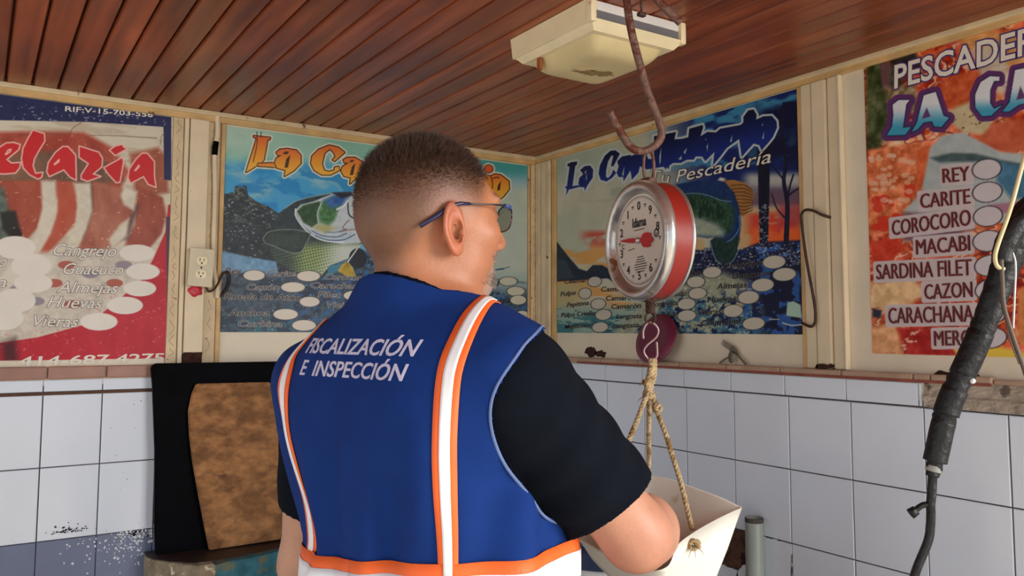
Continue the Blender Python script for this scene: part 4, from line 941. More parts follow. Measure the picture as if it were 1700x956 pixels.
Q2 = lambda pts: P2(3.41, 800, 260, pts)
MID = [[(300,95),(330,70),(380,66),(430,80),(445,60),(480,62),(500,90)]]
ia = Q2([(-40,100),(10,100),(45,112),(70,100),(105,105),(150,140),(152,185),(120,225),(90,248),(72,238),(60,200),(20,200),(-40,190)])
p.glyph(ia, LAY, [], None); p.oval(800+35/3.41, 260+70/3.41, 11, 10, (222,220,196)); p.oval(800+35/3.41, 260+70/3.41, 8.4, 7.6, (48,30,24)); p.oval(800+35/3.41, 260+70/3.41, 7, 6.4, (222,96,52))
p.glyph(ia, [(1.3,(48,30,24))], [], lambda Xa, Ya: fire(Xa, Ya, 285, 330)); p.poly(Q2([(88,165),(106,136),(99,190),(84,192)]), (60,40,28), 1); p.line(Q2([(60,125),(80,118),(95,120)]), (48,30,24), 1.6); p.line(Q2([(50,115),(58,160),(50,195)]), (48,30,24), 1.4)
O6 = lambda x, y: (360+x/6.071, 430+y/6.071)
for x, y, rx, ry in ((372,165,107,52),(920,172,117,52),(764,284,120,50),(932,430,100,50),(690,557,124,54),(875,668,120,54),(1375,368,102,47)): c = O6(x, y); p.oval(c[0], c[1], rx/6.071, ry/6.071, (226,218,204), (60,62,66), .9)
for x, y, rx, ry in ((843,467,14.5,7),(855.5,483.5,14.5,7.5),(859.5,498,13,7.5),(811,512,11,6),(866,523,11,7),(700,470,16,8),(730,500,16,8)): p.oval(x, y, rx, ry, (206,204,186), (60,66,62), .9)
p.line([(822,448),(829,447),(836,446)], (40,90,130), 2.5); p.line([(838,445),(845,443)], (90,120,140), 1.5)
bass_poster = p.build('poster', 'x'); tag(bass_poster, 'poster with a leaping bass and orange title, behind the man on the left wall', 'poster', 'shop posters on the stall walls')
w = Words('L')
for t, a, b, c in (('Rey',(77,150),(235,150),66),('Carite',(495,172),(785,176),62),('Corocoro',(1080,205),(1500,215),58),('Cazón',(285,312),(620,312),62),('Carachana',(935,290),(1480,300),58),('Rueda de Atún',(70,400),(830,418),62),('Filet',(1015,385),(1235,392),62),('Viejo',(1090,490),(1330,490),60),('Anchoa',(112,572),(520,572),62),('Curbina',(205,680),(645,682),62)):
    w.put(t, O6(*a), O6(*b), c/6.071, INK_W, .030, .30); w.put(t, O6(*a), O6(*b), c/6.071, INK_S if a[0] > 150 else INK_K, .010, .30, .0003)
w.put('ndelar', (612,293), (803,309), 26, ink('ink_brown',(48,30,24)), .06, .1); w.put('ndelar', (612,293), (803,309), 26, ink('ink_orange',(232,150,48)), .03, .1, .0003)
for t, a, b, c in (('el',(814,476),(826,475),9),('ra',(815,489),(829,489),7),('Liza',(820,502),(846,503),9)): w.put(t, a, b, c, INK_K, .015, .25)
w.build('printed_line', bass_poster)

# ---- right bass poster: "La Candelaria, Tu Pescadería" over a sunset river
p = Print('R', -.1455, -1.2905, 1.4555, 2.1440, .0017); X, Y = p.X, p.Y
p.mix((186,190,168), np.ones(p.s.shape)); p.mix((204,200,176), smooth(.4,.7,p.noise(5,8,51))); p.mix((150,176,164), smooth(330,280,Y)*smooth(1060,940,X)*.6)
R_ = smooth(1060,1190,X-.25*(Y-250)); p.mix((22,40,104), R_*smooth(345,310,Y)); p.mix((70,150,190), R_*smooth(.5,.66,p.noise(9,26,52))*smooth(330,300,Y)*.9); p.mix((16,22,60), smooth(1215,1290,X)*smooth(.42,.6,p.noise(7,14,53))*smooth(300,250,Y))
p.mix((150,190,200), smooth(1060,1110,X)*smooth(1150,1100,X)*smooth(250,215,Y)*smooth(.4,.6,p.noise(10,20,54))*.7)
p.mix((196,196,184), smooth(1225,1250,X)*smooth(280,296,Y)*smooth(325,305,Y)*.9); p.mix((110,84,100), smooth(1225,1250,X)*smooth(300,325,Y)*smooth(352,336,Y)); p.mix((206,170,120), smooth(1160,1240,X)*smooth(335,355,Y))
sx = smooth(.42,.6,p.noise(9,30,55)); p.mix((214,72,50), smooth(1230,1256,X)*smooth(345,362,Y)*sx); p.mix((176,58,70), smooth(1285,1300,X)*smooth(330,350,Y)*smooth(395,360,Y)*.8); p.mix((236,104,48), smooth(1240,1256,X)*smooth(372,384,Y)*smooth(.4,.55,p.noise(12,22,56)))
p.mix((204,84,66), smooth(955,985,X)*smooth(378,390,Y)*smooth(418,404,Y)*smooth(.36,.55,p.noise(8,34,57))*smooth(1120,1000,X)); p.mix((222,160,84), smooth(396,418,Y)*smooth(.40,.6,p.noise(6,40,58))*smooth(1150,1050,X)*.9); p.mix((150,150,140), smooth(955,985,X)*smooth(300,315,Y)*smooth(340,325,Y)*smooth(.45,.65,p.noise(8,30,59))*.5)
p.poly([(915,405),(926,402),(932,410),(946,428),(962,446),(975,450),(985,440),(1000,440),(1015,448),(1040,470),(1060,490),(1030,478),(1010,462),(960,465),(915,468)], (34,44,62), 2, tex=.12, seed=60, fs=100)
p.poly([(915,430),(940,432),(955,462),(915,466)], (52,66,84), 3)
p.mix((190,176,130), smooth(466,474,Y)*smooth(1000,940,X)); p.mix((150,176,164), smooth(500,520,Y)); wav = smooth(.48,.6,p.noise(16,80,61)); p.mix((60,120,126), smooth(505,520,Y)*wav*.9); p.mix((26,70,96), smooth(520,540,Y)*smooth(.52,.64,p.noise(22,90,62))*smooth(930,1060,X))
LOWR = [(1120,440),(1145,402),(1165,412),(1190,420),(1232,415),(1262,404),(1300,402),(1340,400),(1340,570),(1040,570),(1060,540),(1090,520)]
p.poly([(1140,408),(1165,412),(1232,414),(1262,402),(1340,398),(1340,470),(1140,470)], (24,30,64), 4, tex=.12, seed=63, fs=120)
p.poly([(1085,470),(1200,452),(1255,470),(1215,500),(1180,560),(1010,560),(1060,510)], (160,164,140), 14, tex=.25, seed=64, fs=90)
d, sl = p.sd(LOWR, 20); wl_ = np.clip(-d/6,0,1); p.mix((70,116,140), wl_*smooth(480,510,Y[sl])*smooth(.45,.56,p.noise(40,70,65)[sl]), sl); p.mix((20,40,84), wl_*smooth(470,500,Y[sl])*smooth(.5,.58,p.noise(50,90,66)[sl]), sl); p.mix((18,24,56), wl_*smooth(1225,1262,X[sl]-.3*(Y[sl]-460))*smooth(455,470,Y[sl]), sl); p.mix((44,90,160), wl_*smooth(.54,.62,p.noise(40,50,67)[sl])*smooth(1220,1250,X[sl]), sl)
p.specks([(1145,410),(1340,402),(1340,440),(1145,450)], 420, .4, 1.2, (190,200,214), 14, .75); p.specks([(1060,470),(1260,440),(1240,560),(1040,560)], 300, .4, 1.2, (206,214,210), 15, .7)
p.poly([(1308,502),(1318,500),(1330,506),(1332,528),(1306,524)], (170,206,190), 2); p.line([(1300,536),(1315,540),(1332,539)], (190,206,200), 2); p.line([(1278,530),(1294,530)], (190,190,190), 1.6)
p.poly([(1258,225),(1280,222),(1278,330),(1276,402),(1262,404),(1260,330)], (20,22,44), 2, tex=.06, seed=68, fs=120); p.specks([(1260,340),(1278,340),(1278,404),(1260,404)], 60, .5, 1.3, (170,180,196), 16, .8)
for q, a, b in (([(1302,170),(1300,230),(1306,270),(1302,300),(1308,340),(1306,402)],3,9), ([(1283,275),(1295,290),(1303,300)],3,3), ([(1318,290),(1312,310),(1309,330)],3,3), ([(1328,312),(1318,318),(1309,326)],3,3), ([(1282,322),(1290,345),(1304,362)],2,3), ([(1306,178),(1296,215),(1298,230)],3,2), ([(1278,230),(1285,250),(1284,270)],1.5,1.5)): p.line(q, (26,26,52), a, w2=b)
C5 = lambda pts: P2(4.346, 1100, 230, pts)
FISH = C5([(60,340),(130,325),(250,300),(380,300),(470,330),(530,400),(560,500),(570,620),(555,740),(520,860),(500,900),(400,890),(350,800),(345,740),(380,712),(330,720),(200,700),(60,690)])
p.poly(FISH, (26,54,104), 2, tex=.10, seed=69, fs=90); p.poly(C5([(60,420),(160,410),(260,395),(380,430),(470,450),(520,520),(510,640),(470,700),(440,660),(330,600),(200,570),(60,560)]), (46,82,58), 10, tex=.26, seed=70, fs=130)
p.poly(C5([(60,560),(200,555),(300,580),(400,620),(450,670),(440,705),(380,712),(200,702),(60,692)]), (160,172,152), 10, tex=.14, seed=71, fs=90); p.poly(C5([(350,745),(380,712),(470,740),(520,700),(560,720),(520,860),(500,900),(400,890)]), (30,56,50), 5, tex=.16, seed=72, fs=120)
d, sl = p.sd(C5([(60,420),(160,410),(260,395),(380,430),(470,520),(430,640),(330,600),(200,570),(60,560)])); p.mix((26,50,40), np.clip(-d/4,0,1)*smooth(.52,.6,p.noise(70,60,73)[sl]), sl)
p.line(C5([(130,410),(220,395),(330,410),(420,445),(500,455)]), (120,160,190), 1.4, .8); p.line(C5([(555,560),(560,640),(510,720),(470,745)]), (90,140,200), 2, .8); p.line(C5([(345,740),(380,860),(430,910)]), (150,190,190), 1.2, .8); p.line(C5([(560,780),(520,870),(490,900)]), (150,190,210), 1.4, .7)
FN2 = C5([(440,300),(520,298),(600,320),(650,370),(660,430),(630,510),(590,560),(568,560),(555,490),(520,390)])
p.poly(FN2, (168,116,62), 2, tex=.12, seed=74, fs=60)
for k in range(9): p.line(C5([(500+7*k,340+24*k),(590,335+26*k),(652,372+18*k)]), (70,44,26), 1.6, .85)
p.poly([(1146,392),(1170,398),(1170,415),(1148,415)], (206,176,126), 3); p.poly(C5([(400,300),(420,280),(460,290),(440,310)]), (220,214,196), 3)
NAVY = [(2.6,(172,186,186)),(.2,(20,34,92))]
E1 = lambda pts: P2(7.355, 930, 200, pts); E2 = lambda pts: P2(5.625, 1090, 160, pts)
def nfill(Xa, Ya): t = np.clip((Ya-(262-.27*(Xa-950)))/55, 0, 1)[..., None]; return np.array((14,20,48))/255.*(1-t)+np.array((24,48,130))/255.*t
NAME = [E1([(95,530),(140,510),(215,500),(208,545),(190,552),(155,800),(240,790),(240,812),(110,845),(78,915),(85,835),(60,815),(88,800),(120,562),(95,562)]), E1([(245,610),(300,560),(370,550),(410,600),(402,700),(340,790),(305,860),(298,815),(250,815),(228,770),(240,700),(285,660),(270,630)]),
 E1([(735,405),(680,365),(620,370),(550,430),(490,550),(475,650),(500,725),(570,745),(640,700),(690,640),(655,600),(630,660),(590,705),(565,690),(565,620),(590,500),(630,430),(655,430),(625,555),(655,562)]), E1([(700,500),(760,440),(860,420),(895,450),(870,600),(780,745),(775,690),(720,692),(695,640),(720,560)]),
 E1([(880,430),(960,400),(1050,390),(1080,470),(1130,470),(1180,340),(1280,170),(1420,140),(1390,280),(1330,600),(1300,560),(1180,580),(1110,590),(1060,600),(980,560),(960,640),(880,725),(872,660),(860,600)]),
 E2([(-20,372),(60,357),(160,342),(185,337),(165,402),(240,397),(300,382),(310,302),(435,267),(440,287),(415,372),(480,332),(560,337),(600,302),(790,267),(815,242),(815,192),(860,132),(910,122),(940,172),(935,217),(1000,187),(1080,182),(1125,232),(1130,292),(1090,382),(1050,432),(985,505),(965,457),(910,442),(800,565),(775,400),(660,482),(600,562),(530,645),(545,520),(460,605),(430,562),(370,562),(350,592),(290,592),(230,622),(160,622),(100,662),(90,685),(60,642),(-20,655)])]
for q in NAME: p.glyph(q, [(3.4,(196,206,206))], [], None)
for q in NAME: p.glyph(q, [], [], nfill)
for q in ([(30,560),(48,480),(44,610),(32,640)], [(255,520),(290,480),(270,540)], [(205,590),(235,555),(240,590)], [(470,470),(485,440),(480,520)], [(690,420),(712,360),(705,430)], [(990,390),(1010,330),(1004,400)], [(985,270),(1000,250),(995,275)], [(458,400),(470,395),(466,412)]): p.poly(E2(q), (170,186,184), .9)
for q in ([(318,700),(330,640),(330,740)], [(760,660),(790,560),(780,680)], [(300,640),(325,600),(318,650)]): p.poly(E1(q), (176,186,176), .9)
for x, y, rx, ry in ((988,467.5,11,8),(972,487,10,8.5),(994,504.5,12,8.5),(1002.5,522.5,13,8.5),(997,543,13,8),(1183,452,15,9),(1156,468,14.5,9),(1159,487,14.5,9),(1140.5,504.5,14.5,9),(1141,524,15,9),(1286,435,18.5,10.5),(1303,455.5,19,10.5),(1267,473,18,10.5),(1243.5,493.5,17,10.5),(1218,516,16,10),(1252,537,18,10)): p.oval(x, y, rx, ry, (198,192,176), (52,58,62), 1.0, -.06)
sunset_poster = p.build('poster', 'x'); tag(sunset_poster, 'blue and sunset fish poster behind the red hanging scale', 'poster', 'shop posters on the stall walls')
w = Words('R')
for t, a, b, c, sh in (('Tu',(1079,299),(1111,304),17,.3),('Pescadería',(1124,303),(1281,270),20,.35)): w.put(t, a, b, c, INK_K, .030, sh); w.put(t, a, b, c, INK_W, .002, sh, .0003)
for t, a, b, c in (('Calamar',(938,471),(976,468),7.5),('Pulpo',(932,492),(957,489),7.5),('Pepitona',(943,510),(979,506),7.5),('Pulpo Criollo',(933,527),(989,523),7.5),('Mejillones',(939,546),(982,543),7.5),('Camarón',(999,484),(1050,483),8),('Camarón',(1007,499),(1057,498),8),('Camarón',(1016,513),(1065,511),8),('Langosta',(1025,529),(1067,528),8),('Langosta',(1019,545),(1062,543),8),
  ('cha',(1140,457),(1164,456),8),('lo',(1128,474),(1141,473),8),('elado',(1112,493),(1141,490),8.5),('cocido',(1088,509),(1124,506),8),('Samba',(1082,528),(1124,525),9),('Cangrejo',(1201,447),(1263,440),10),('Guacuco',(1216,463),(1278,458),10),('Almejas',(1192,480),(1241,477),9.5),('Huevas',(1176,502),(1223,500),9.5),('Vieras',(1159,524),(1199,521),9.5),('Chipichipi',(1165,541),(1231,537),10)):
    w.put(t, a, b, c, INK_W, .022, .25); w.put(t, a, b, c, INK_K, .016, .25, .0003)
w.build('printed_line', sunset_poster)

# ---- prawn and fish price list on the right
p = Print('R', -1.4995, -2.00, 1.4090, 2.1480, .0018); X, Y = p.X, p.Y
n1 = p.noise(12,14,81)[..., None]; n2 = p.noise(40,40,82)[..., None]; base = np.where(n1 < .5, np.array((206,74,38))/255.*(n1/.5)+np.array((150,36,24))/255.*(1-n1/.5), np.array((206,74,38))/255.*(1-(n1-.5)/.5)+np.array((240,206,160))/255.*((n1-.5)/.5))
p.C = np.clip(base+(n2-.5)*.8, 0, 1).astype(np.float32)
rd = 1-np.abs(2*p.noise(22,30,182,3)-1); p.mix((244,214,180), smooth(.90,.99,rd)*.85); rd = 1-np.abs(2*p.noise(16,22,183,3)-1); p.mix((112,20,16), smooth(.92,.99,rd)*.8); p.mix((236,120,60), smooth(.6,.75,p.noise(30,30,184))*.6)
p.poly([(1438,100),(1470,100),(1500,130),(1490,190),(1460,250),(1438,250)], (70,80,44), 12, tex=.5, seed=83, fs=50); p.poly([(1462,105),(1478,105),(1478,150),(1466,150)], (110,72,80), 4); p.poly([(1478,100),(1520,85),(1530,110),(1485,125)], (38,36,30), 8, tex=.2, seed=84); p.poly([(1470,145),(1520,140),(1530,185),(1480,200)], (150,130,96), 10, tex=.7, seed=85, fs=70)
p.poly([(1545,150),(1590,120),(1640,115),(1660,160),(1620,190),(1560,190)], (206,90,48), 12, tex=.3, seed=86); p.poly([(1580,60),(1620,50),(1700,60),(1700,120),(1640,100)], (222,160,96), 12, tex=.3, seed=87); p.poly([(1612,85),(1660,70),(1690,160),(1640,150)], (210,206,190), 10, alpha=.8)
p.poly([(1560,190),(1620,165),(1650,190),(1640,225),(1600,220)], (206,190,150), 8, tex=.12, seed=88); p.specks([(1570,180),(1650,180),(1640,230),(1590,225)], 20, .8, 1.8, (90,60,40), 17)
p.poly([(1620,235),(1650,205),(1720,195),(1720,250),(1660,252)], (198,92,60), 6, tex=.2, seed=89, fs=50)
p.poly([(1442,250),(1545,232),(1548,262),(1530,330),(1515,365),(1450,400),(1442,380)], (222,120,74), 6, tex=.55, seed=90, fs=55); p.specks([(1445,330),(1515,310),(1510,360),(1450,400)], 26, 4, 9, (214,52,30), 18, .8); p.specks([(1445,260),(1520,250),(1510,340),(1450,340)], 50, 2, 5, (240,200,170), 19, .6)
p.poly([(1522,250),(1545,240),(1540,300),(1524,330)], (214,98,52), 4, tex=.2, seed=91)
FISHB = [(1545,246),(1565,225),(1600,220),(1660,252),(1720,258),(1720,420),(1640,350),(1560,360),(1500,352),(1530,320)]
p.poly(FISHB, (176,186,186), 5, tex=.12, seed=92); p.poly([(1545,262),(1580,254),(1620,255),(1665,266),(1720,276),(1720,290),(1660,274),(1620,268),(1560,270)], (70,92,96), 5, tex=.2, seed=93); p.poly([(1660,268),(1720,282),(1720,330),(1680,330),(1655,300)], (70,120,150), 8, tex=.2, seed=94); p.poly([(1640,340),(1720,332),(1720,350),(1640,356)], (170,120,140), 5)
p.poly([(1500,352),(1560,356),(1620,380),(1560,400),(1500,400)], (110,84,96), 8, tex=.3, seed=95); p.poly([(1446,402),(1490,390),(1500,410),(1480,432),(1448,445)], (206,60,36), 6, tex=.2, seed=96)
p.poly([(1446,470),(1520,462),(1540,490),(1480,520),(1448,508)], (230,190,140), 10, tex=.3, seed=97); p.poly([(1446,545),(1490,535),(1500,588),(1448,590)], (230,170,120), 10, tex=.3, seed=98); p.poly([(1490,545),(1560,545),(1590,590),(1510,590)], (178,34,28), 8, tex=.3, seed=99); p.poly([(1588,578),(1660,575),(1720,590),(1720,600),(1588,592)], (232,196,70), 8); p.poly([(1690,480),(1720,470),(1720,580),(1690,570)], (222,140,80), 8, tex=.3, seed=100); p.poly([(1449,512),(1465,515),(1463,528),(1450,526)], (40,44,66), 4)
p.specks([(1500,555),(1530,545),(1520,580),(1500,580)], 20, 1, 2.4, (236,200,170), 20, .8)
Z5 = lambda pts: P2(4.554, 1440, 40, pts)
def aqua(y0, y1): return lambda Xa, Ya: np.array((224,226,232))/255.*(1-smooth(y0, y1, Ya-.0*Xa)[..., None])+np.array((64,158,192))/255.*smooth(y0, y1, Ya)[..., None]
BIGL = [(Z5([(195,610),(240,575),(325,575),(298,605),(285,700),(272,785),(335,778),(290,838),(150,842),(190,775),(200,690)]),[],178,216), (Z5([(430,540),(520,513),(580,695),(622,708),(565,778),(510,775),(492,735),(430,745),(385,795),(338,818),(380,740)]),[Z5([(452,630),(482,700),(415,718)])],168,208),
 (Z5([(1002,400),(930,395),(860,440),(820,530),(820,630),(870,697),(940,692),(1022,615),(960,642),(932,600),(932,500),(962,430),(1002,430)]),[],160,186), (Z5([(1120,350),(1260,320),(1330,560),(1370,570),(1320,640),(1260,630),(1240,590),(1150,610),(1075,662),(1025,662),(1080,590)]),[Z5([(1160,470),(1200,560),(1130,575)])],140,182)]
for q, hs, a, b in BIGL: p.glyph(q, [(9.5,(96,48,104))], [], None)
for q, hs, a, b in BIGL:
    p.glyph(q, [(2,(28,36,74))], [], aqua(a, b))
    for h_ in hs: p.poly(h_, (96,60,108), 1)
PW = [('REY',(1567,304),(1611,300),24),('CARITE',(1530,346),(1612,338),24),('COROCORO',(1483,391),(1613,374),25),('MACABI',(1523,423),(1612,416),25),('SARDINA FILET',(1457,464),(1615,457),25),('CAZON',(1537,497),(1616,493),25),('CARACHANA',(1477,537),(1618,534),26),('MERO',(1553,574),(1616,573),25)]
for t, a, b, c in PW: p.glyph([(a[0]-3,a[1]-c-1),(b[0]+2,b[1]-c-2),(b[0]+3,b[1]+2),(a[0]-2,a[1]+2)], [(4,(206,192,194))], [], None)
for x, y, rx, ry in ((1639,281,23,16),(1640,319,23.5,16),(1641,359,23,16),(1641,400,24,16.5),(1644,441,24,16.5),(1645,481,24,16.5),(1645,522,24,16.5),(1644,561,27,16.5)): p.oval(x, y, rx, ry, (206,198,202), (46,40,52), 1.6, -.08)
price_poster = p.build('poster', 'x'); tag(price_poster, 'orange prawn poster listing fish names beside ovals, at the far right', 'poster', 'shop posters on the stall walls')
w = Words('R')
w.put('PESCADERÍA', (1487,147), (1778,72), 38, INK_P, .060, .05); w.put('PESCADERÍA', (1487,147), (1778,72), 38, INK_W, .018, .05, .0004)
for t, a, b, c in PW:
    for dx in (-.0011, 0, .0011): w.put(t, a, b, c, INK_M, 0, 0, .0001*(dx > 0), dx)
w.build('printed_line', price_poster)

# ------------------------------------------------------------------ things on the walls and ceiling
def axis_frame(o, z, x=None):
    z = Vector(z).normalized(); x = Vector(x) if x is not None else z.orthogonal(); x = (x-z*x.dot(z)).normalized(); y = z.cross(x)
    return Matrix(((x.x,y.x,z.x,o[0]),(x.y,y.y,z.y,o[1]),(x.z,y.z,z.z,o[2]),(0,0,0,1)))

# ---- ceiling lamp, long side along the boards
M['lamp'] = mat('yellowed_lamp_plastic', srgb(242,226,186), .4, var=.06, scale=14, bump=.05, spots=srgb(150,110,60), spot_scale=16, spot_at=.72)
M['diffuser'] = mat('yellowed_diffuser', srgb(220,202,152), .45, var=.10, scale=9, bump=.08, spots=srgb(136,112,66), spot_scale=10, spot_at=.66)
M['lamp_white'] = mat('white_end_plate', srgb(226,224,220), .4, var=.03); M['lamp_grey'] = mat('grey_end_strip', srgb(112,112,116), .5, var=.08)
lamp = empty('ceiling_lamp', (-.68, -1.27, ZC)); tag(lamp, 'yellowed boxy ceiling lamp with a rust streak, screwed under the brown boards', 'lamp')
def frust(mb, a, b, mi=0):
    V = [(x, y, a[4]) for x, y in ((a[0],a[2]),(a[1],a[2]),(a[1],a[3]),(a[0],a[3]))]+[(x, y, b[4]) for x, y in ((b[0],b[2]),(b[1],b[2]),(b[1],b[3]),(b[0],b[3]))]
    return mb.add(V, [[0,1,2,3],[7,6,5,4],[0,4,5,1],[1,5,6,2],[2,6,7,3],[3,7,4,0]], mi)
HX0, HX1, HY0, HY1 = -.165, .114, -.150, .160
mb = MB(); frust(mb, (HX0,HX1,HY0+.012,HY1,-.001), (HX0+.004,HX1-.004,HY0+.012,HY1-.004,-.050)); frust(mb, (HX0+.004,HX1-.004,HY0-.004,HY1-.004,-.044), (HX0+.022,HX1-.022,HY0+.014,HY1-.022,-.064))
for xx in (HX0, HX1-.016): mb.box(xx, xx+.016, HY0-.006, HY0+.016, -.052, -.001, bev=.004)
o = mb.build('housing', M['lamp'], lamp); smooth_angle(o, 30)
MB().box(HX0+.016, HX1-.016, HY0+.002, HY0+.014, -.022, -.002, bev=.002).build('end_plate', M['lamp_white'], lamp); MB().box(HX0+.016, HX1-.016, HY0+.004, HY0+.014, -.044, -.022, bev=.001).build('end_strip', M['lamp_grey'], lamp)
bm = bmesh.new(); n = 20
gx = lambda i: HX0+.034+(HX1-HX0-.068)*i/n; gy = lambda j: HY0+.028+(HY1-HY0-.06)*j/n
vv = [[bm.verts.new((gx(i), gy(j), -.060-.036*(1-abs(2*i/n-1)**9)*(1-abs(2*j/n-1)**9))) for j in range(n+1)] for i in range(n+1)]
for i in range(n):
    for j in range(n): bm.faces.new((vv[i][j], vv[i][j+1], vv[i+1][j+1], vv[i+1][j]))
MB().bm(bm).build('diffuser', M['diffuser'], lamp, True)
M['ruststain'] = mat('rust_streak', srgb(150,84,40), .7, var=.3, scale=60)
mb = MB(); mb.box(HX0+.026, HX0+.034, .070, .085, -.094, -.062, bev=.002); mb.build('rust_streak', M['ruststain'], lamp)
rg = random.Random(3); sc_ = [(-.01+.030*math.cos(2*PI*k/30)*rg.uniform(.3,1.1)+.012*math.cos(2*PI*k/30), .0+.026*math.sin(2*PI*k/30)*rg.uniform(.3,1.1)) for k in range(30)]
MB().prism(sc_, Matrix(((1,0,0,0),(0,1,0,.012),(0,0,1,-.0972),(0,0,0,1))), .002).build('diffuser_scar', mat('brown_scar', srgb(142,116,76), .7, var=.3), lamp)

# ---- big rusty hook from the ceiling, and its neighbour
def hung(name, pts, r, m, label, cat, n=10, group=None, per=8, parts=None):
    mb = MB(); mb.tube(spline(pts, per), r, n); o = mb.build(name, m, None, True); return tag(o, label, cat, group)
HK = [(-.957,-1.661,2.174),(-.954,-1.660,2.126),(-.9486,-1.658,2.066),(-.9362,-1.6595,1.996),(-.909,-1.668,1.898),(-.889,-1.6755,1.844),(-.8842,-1.6765,1.8167),(-.8943,-1.6681,1.7971),(-.9122,-1.6557,1.7884),(-.9309,-1.6444,1.797),(-.9487,-1.6356,1.8274),(-.9639,-1.6288,1.8599)]
mb = MB(); mb.tube(spline(HK, 8), .0072, 12); mb.lathe([(0,.0),(.028,.0),(.026,-.005),(.010,-.009),(.0,-.012)], axis_frame((-.957,-1.661,ZC), (0,0,1)), 20)
tag(mb.build('ceiling_hook', M['rusty'], None, True), 'thick rusty steel hook holding up the red scale', 'hook', 'rusty hooks under the ceiling')
mb = MB(); mb.tube(spline([(-.985,-1.70,ZC),(-.983,-1.702,2.12),(-.960,-1.708,2.085),(-.9297,-1.7164,2.0473),(-.8922,-1.7368,2.0051)], 8), .0072, 12); mb.lathe([(0,.0),(.026,.0),(.024,-.005),(.009,-.010),(0,-.012)], axis_frame((-.985,-1.70,ZC), (0,0,1)), 20)
tag(mb.build('ceiling_hook', M['rusty'], None, True), 'slanting rusty rod beside the corner of the ceiling lamp', 'hook', 'rusty hooks under the ceiling')
mb = MB(); mb.tube(spline([(-.93,-1.69,ZC),(-.931,-1.692,2.10),(-.9505,-1.70,2.055),(-.9505,-1.70,2.022)], 6), .0022, 8); mb.box(-.958,-.943,-1.705,-1.695,2.016,2.023, bev=.002)
tag(mb.build('hanging_wire', M['darkrust'], None, True), 'short dark wire dangling in front of the lamp end', 'wire')

# ---- hanging scale
sc_c = Vector((-.9095, -1.6424, 1.6275)); nrm = Vector((-.986, .163, 0)).normalized(); uu = Vector((0,0,1)).cross(nrm)*1.0   # uu: to the right on the dial
M['red'] = mat('red_enamel', srgb(150,36,26), .42, var=.08, scale=18, bump=.06, spots=srgb(120,40,30), spot_scale=34, spot_at=.74)
M['chrome'] = mat('worn_chrome', srgb(206,204,200), .28, metal=.85, var=.12, scale=30, bump=.08, spots=srgb(150,120,90), spot_scale=24, spot_at=.68)
M['dial'] = mat('dial_enamel', srgb(222,212,198), .4, var=.05, scale=12); M['pointer'] = mat('red_pointer', srgb(190,34,38), .45, var=.05); M['dialink'] = mat('dial_ink', srgb(34,30,30), .5)
fr = axis_frame(sc_c, nrm, uu); R0 = .107
scale_o = empty('hanging_scale', (sc_c.x, sc_c.y, sc_c.z-R0)); tag(scale_o, 'round red spring scale with a chrome rim and white dial hanging on the ceiling hook', 'scale')
def put(o): o.parent = scale_o; o.matrix_parent_inverse = scale_o.matrix_basis.inverted(); return o
drum = MB().lathe([(0,-.046),(R0*.90,-.046),(R0*.985,-.042),(R0*.985,-.008),(0,-.008)], fr, 72).build('drum', M['red']); smooth_angle(drum, 35); put(drum)
rimb = MB().lathe([(R0*.985,-.048),(R0*1.012,-.046),(R0*1.012,-.042),(R0*.985,-.041)], fr, 72).build('rear_rim', M['chrome'], None, True); put(rimb)
bez = MB().lathe([(R0*.99,-.008),(R0*1.02,-.005),(R0*1.025,.002),(R0*.99,.010),(R0*.93,.013),(R0*.86,.010),(R0*.80,.002),(R0*.775,-.003),(R0*.765,-.003)], fr, 72).build('bezel', M['chrome'], None, True); put(bez)
dial = MB().lathe([(0,-.0005),(R0*.82,-.0005),(R0*.82,-.004),(0,-.004)], fr, 72).build('dial', M['dial']); put(dial)
mb = MB()
def on_dial(x, y, h=.0004): return fr @ Vector((x, y, h))
def dial_text(t, cx, cy, hgt, bold=.02, width=None):
    V, Fc = text_mesh(t, bold); lo, hi = V.min(0), V.max(0); s = hgt; wx = s if width is None else width/(hi[0]-lo[0])
    mb.add([on_dial(cx+(x-(lo[0]+hi[0])/2)*wx, cy+(y-.5)*s) for x, y in V], Fc)
def dbar(cx, cy, a, l, w):
    c, s = math.cos(a), math.sin(a); mb.add([on_dial(cx+c*i*l/2-s*j*w/2, cy+s*i*l/2+c*j*w/2) for i, j in ((-1,-1),(1,-1),(1,1),(-1,1))], [[0,1,2,3]])
for k in range(10):
    a = PI/2+2*PI*k/10
    if k != 7: dial_text(str(k), .0635*math.cos(a), .0635*math.sin(a), .0150)
    a2 = a+PI/10; dbar(.0665*math.cos(a2), .0665*math.sin(a2), 0, .007, .0024); dbar(.0665*math.cos(a2), .0665*math.sin(a2)-.0036, 0, .006, .0012)
for k in range(100):
    a = 2*PI*k/100; l = .0055 if k % 10 == 0 else .0030; dbar(.0775*math.cos(a), .0775*math.sin(a), a, l, .0008)
ringp = [(.0798*math.cos(2*PI*k/80), .0798*math.sin(2*PI*k/80)) for k in range(80)]
for k in range(80): a = 2*PI*k/80; dbar(*ringp[k], a+PI/2, .0070, .0007)
dial_text('Idama', .001, .0335, .0165, .03, .046); dbar(.001, .0195, .03, .034, .0014)
dbar(-.026, -.0145, .1, .024, .0012)
for k in range(7): dbar(.004, -.030-.0044*k, .04, (.020,.026,.030,.040,.042,.036,.028)[k], .0014)
dial_text('C', -.055, -.007, .009)
for k in range(24): a = 2*PI*k/24; dbar(.056+.0062*math.cos(a), .008+.0062*math.sin(a), a+PI/2, .0018, .0028)
dial_text('o', .056, .008, .006)
o = mb.build('dial_marking', M['dialink'], None); o.parent = dial; o.matrix_parent_inverse = Matrix.Identity(4)
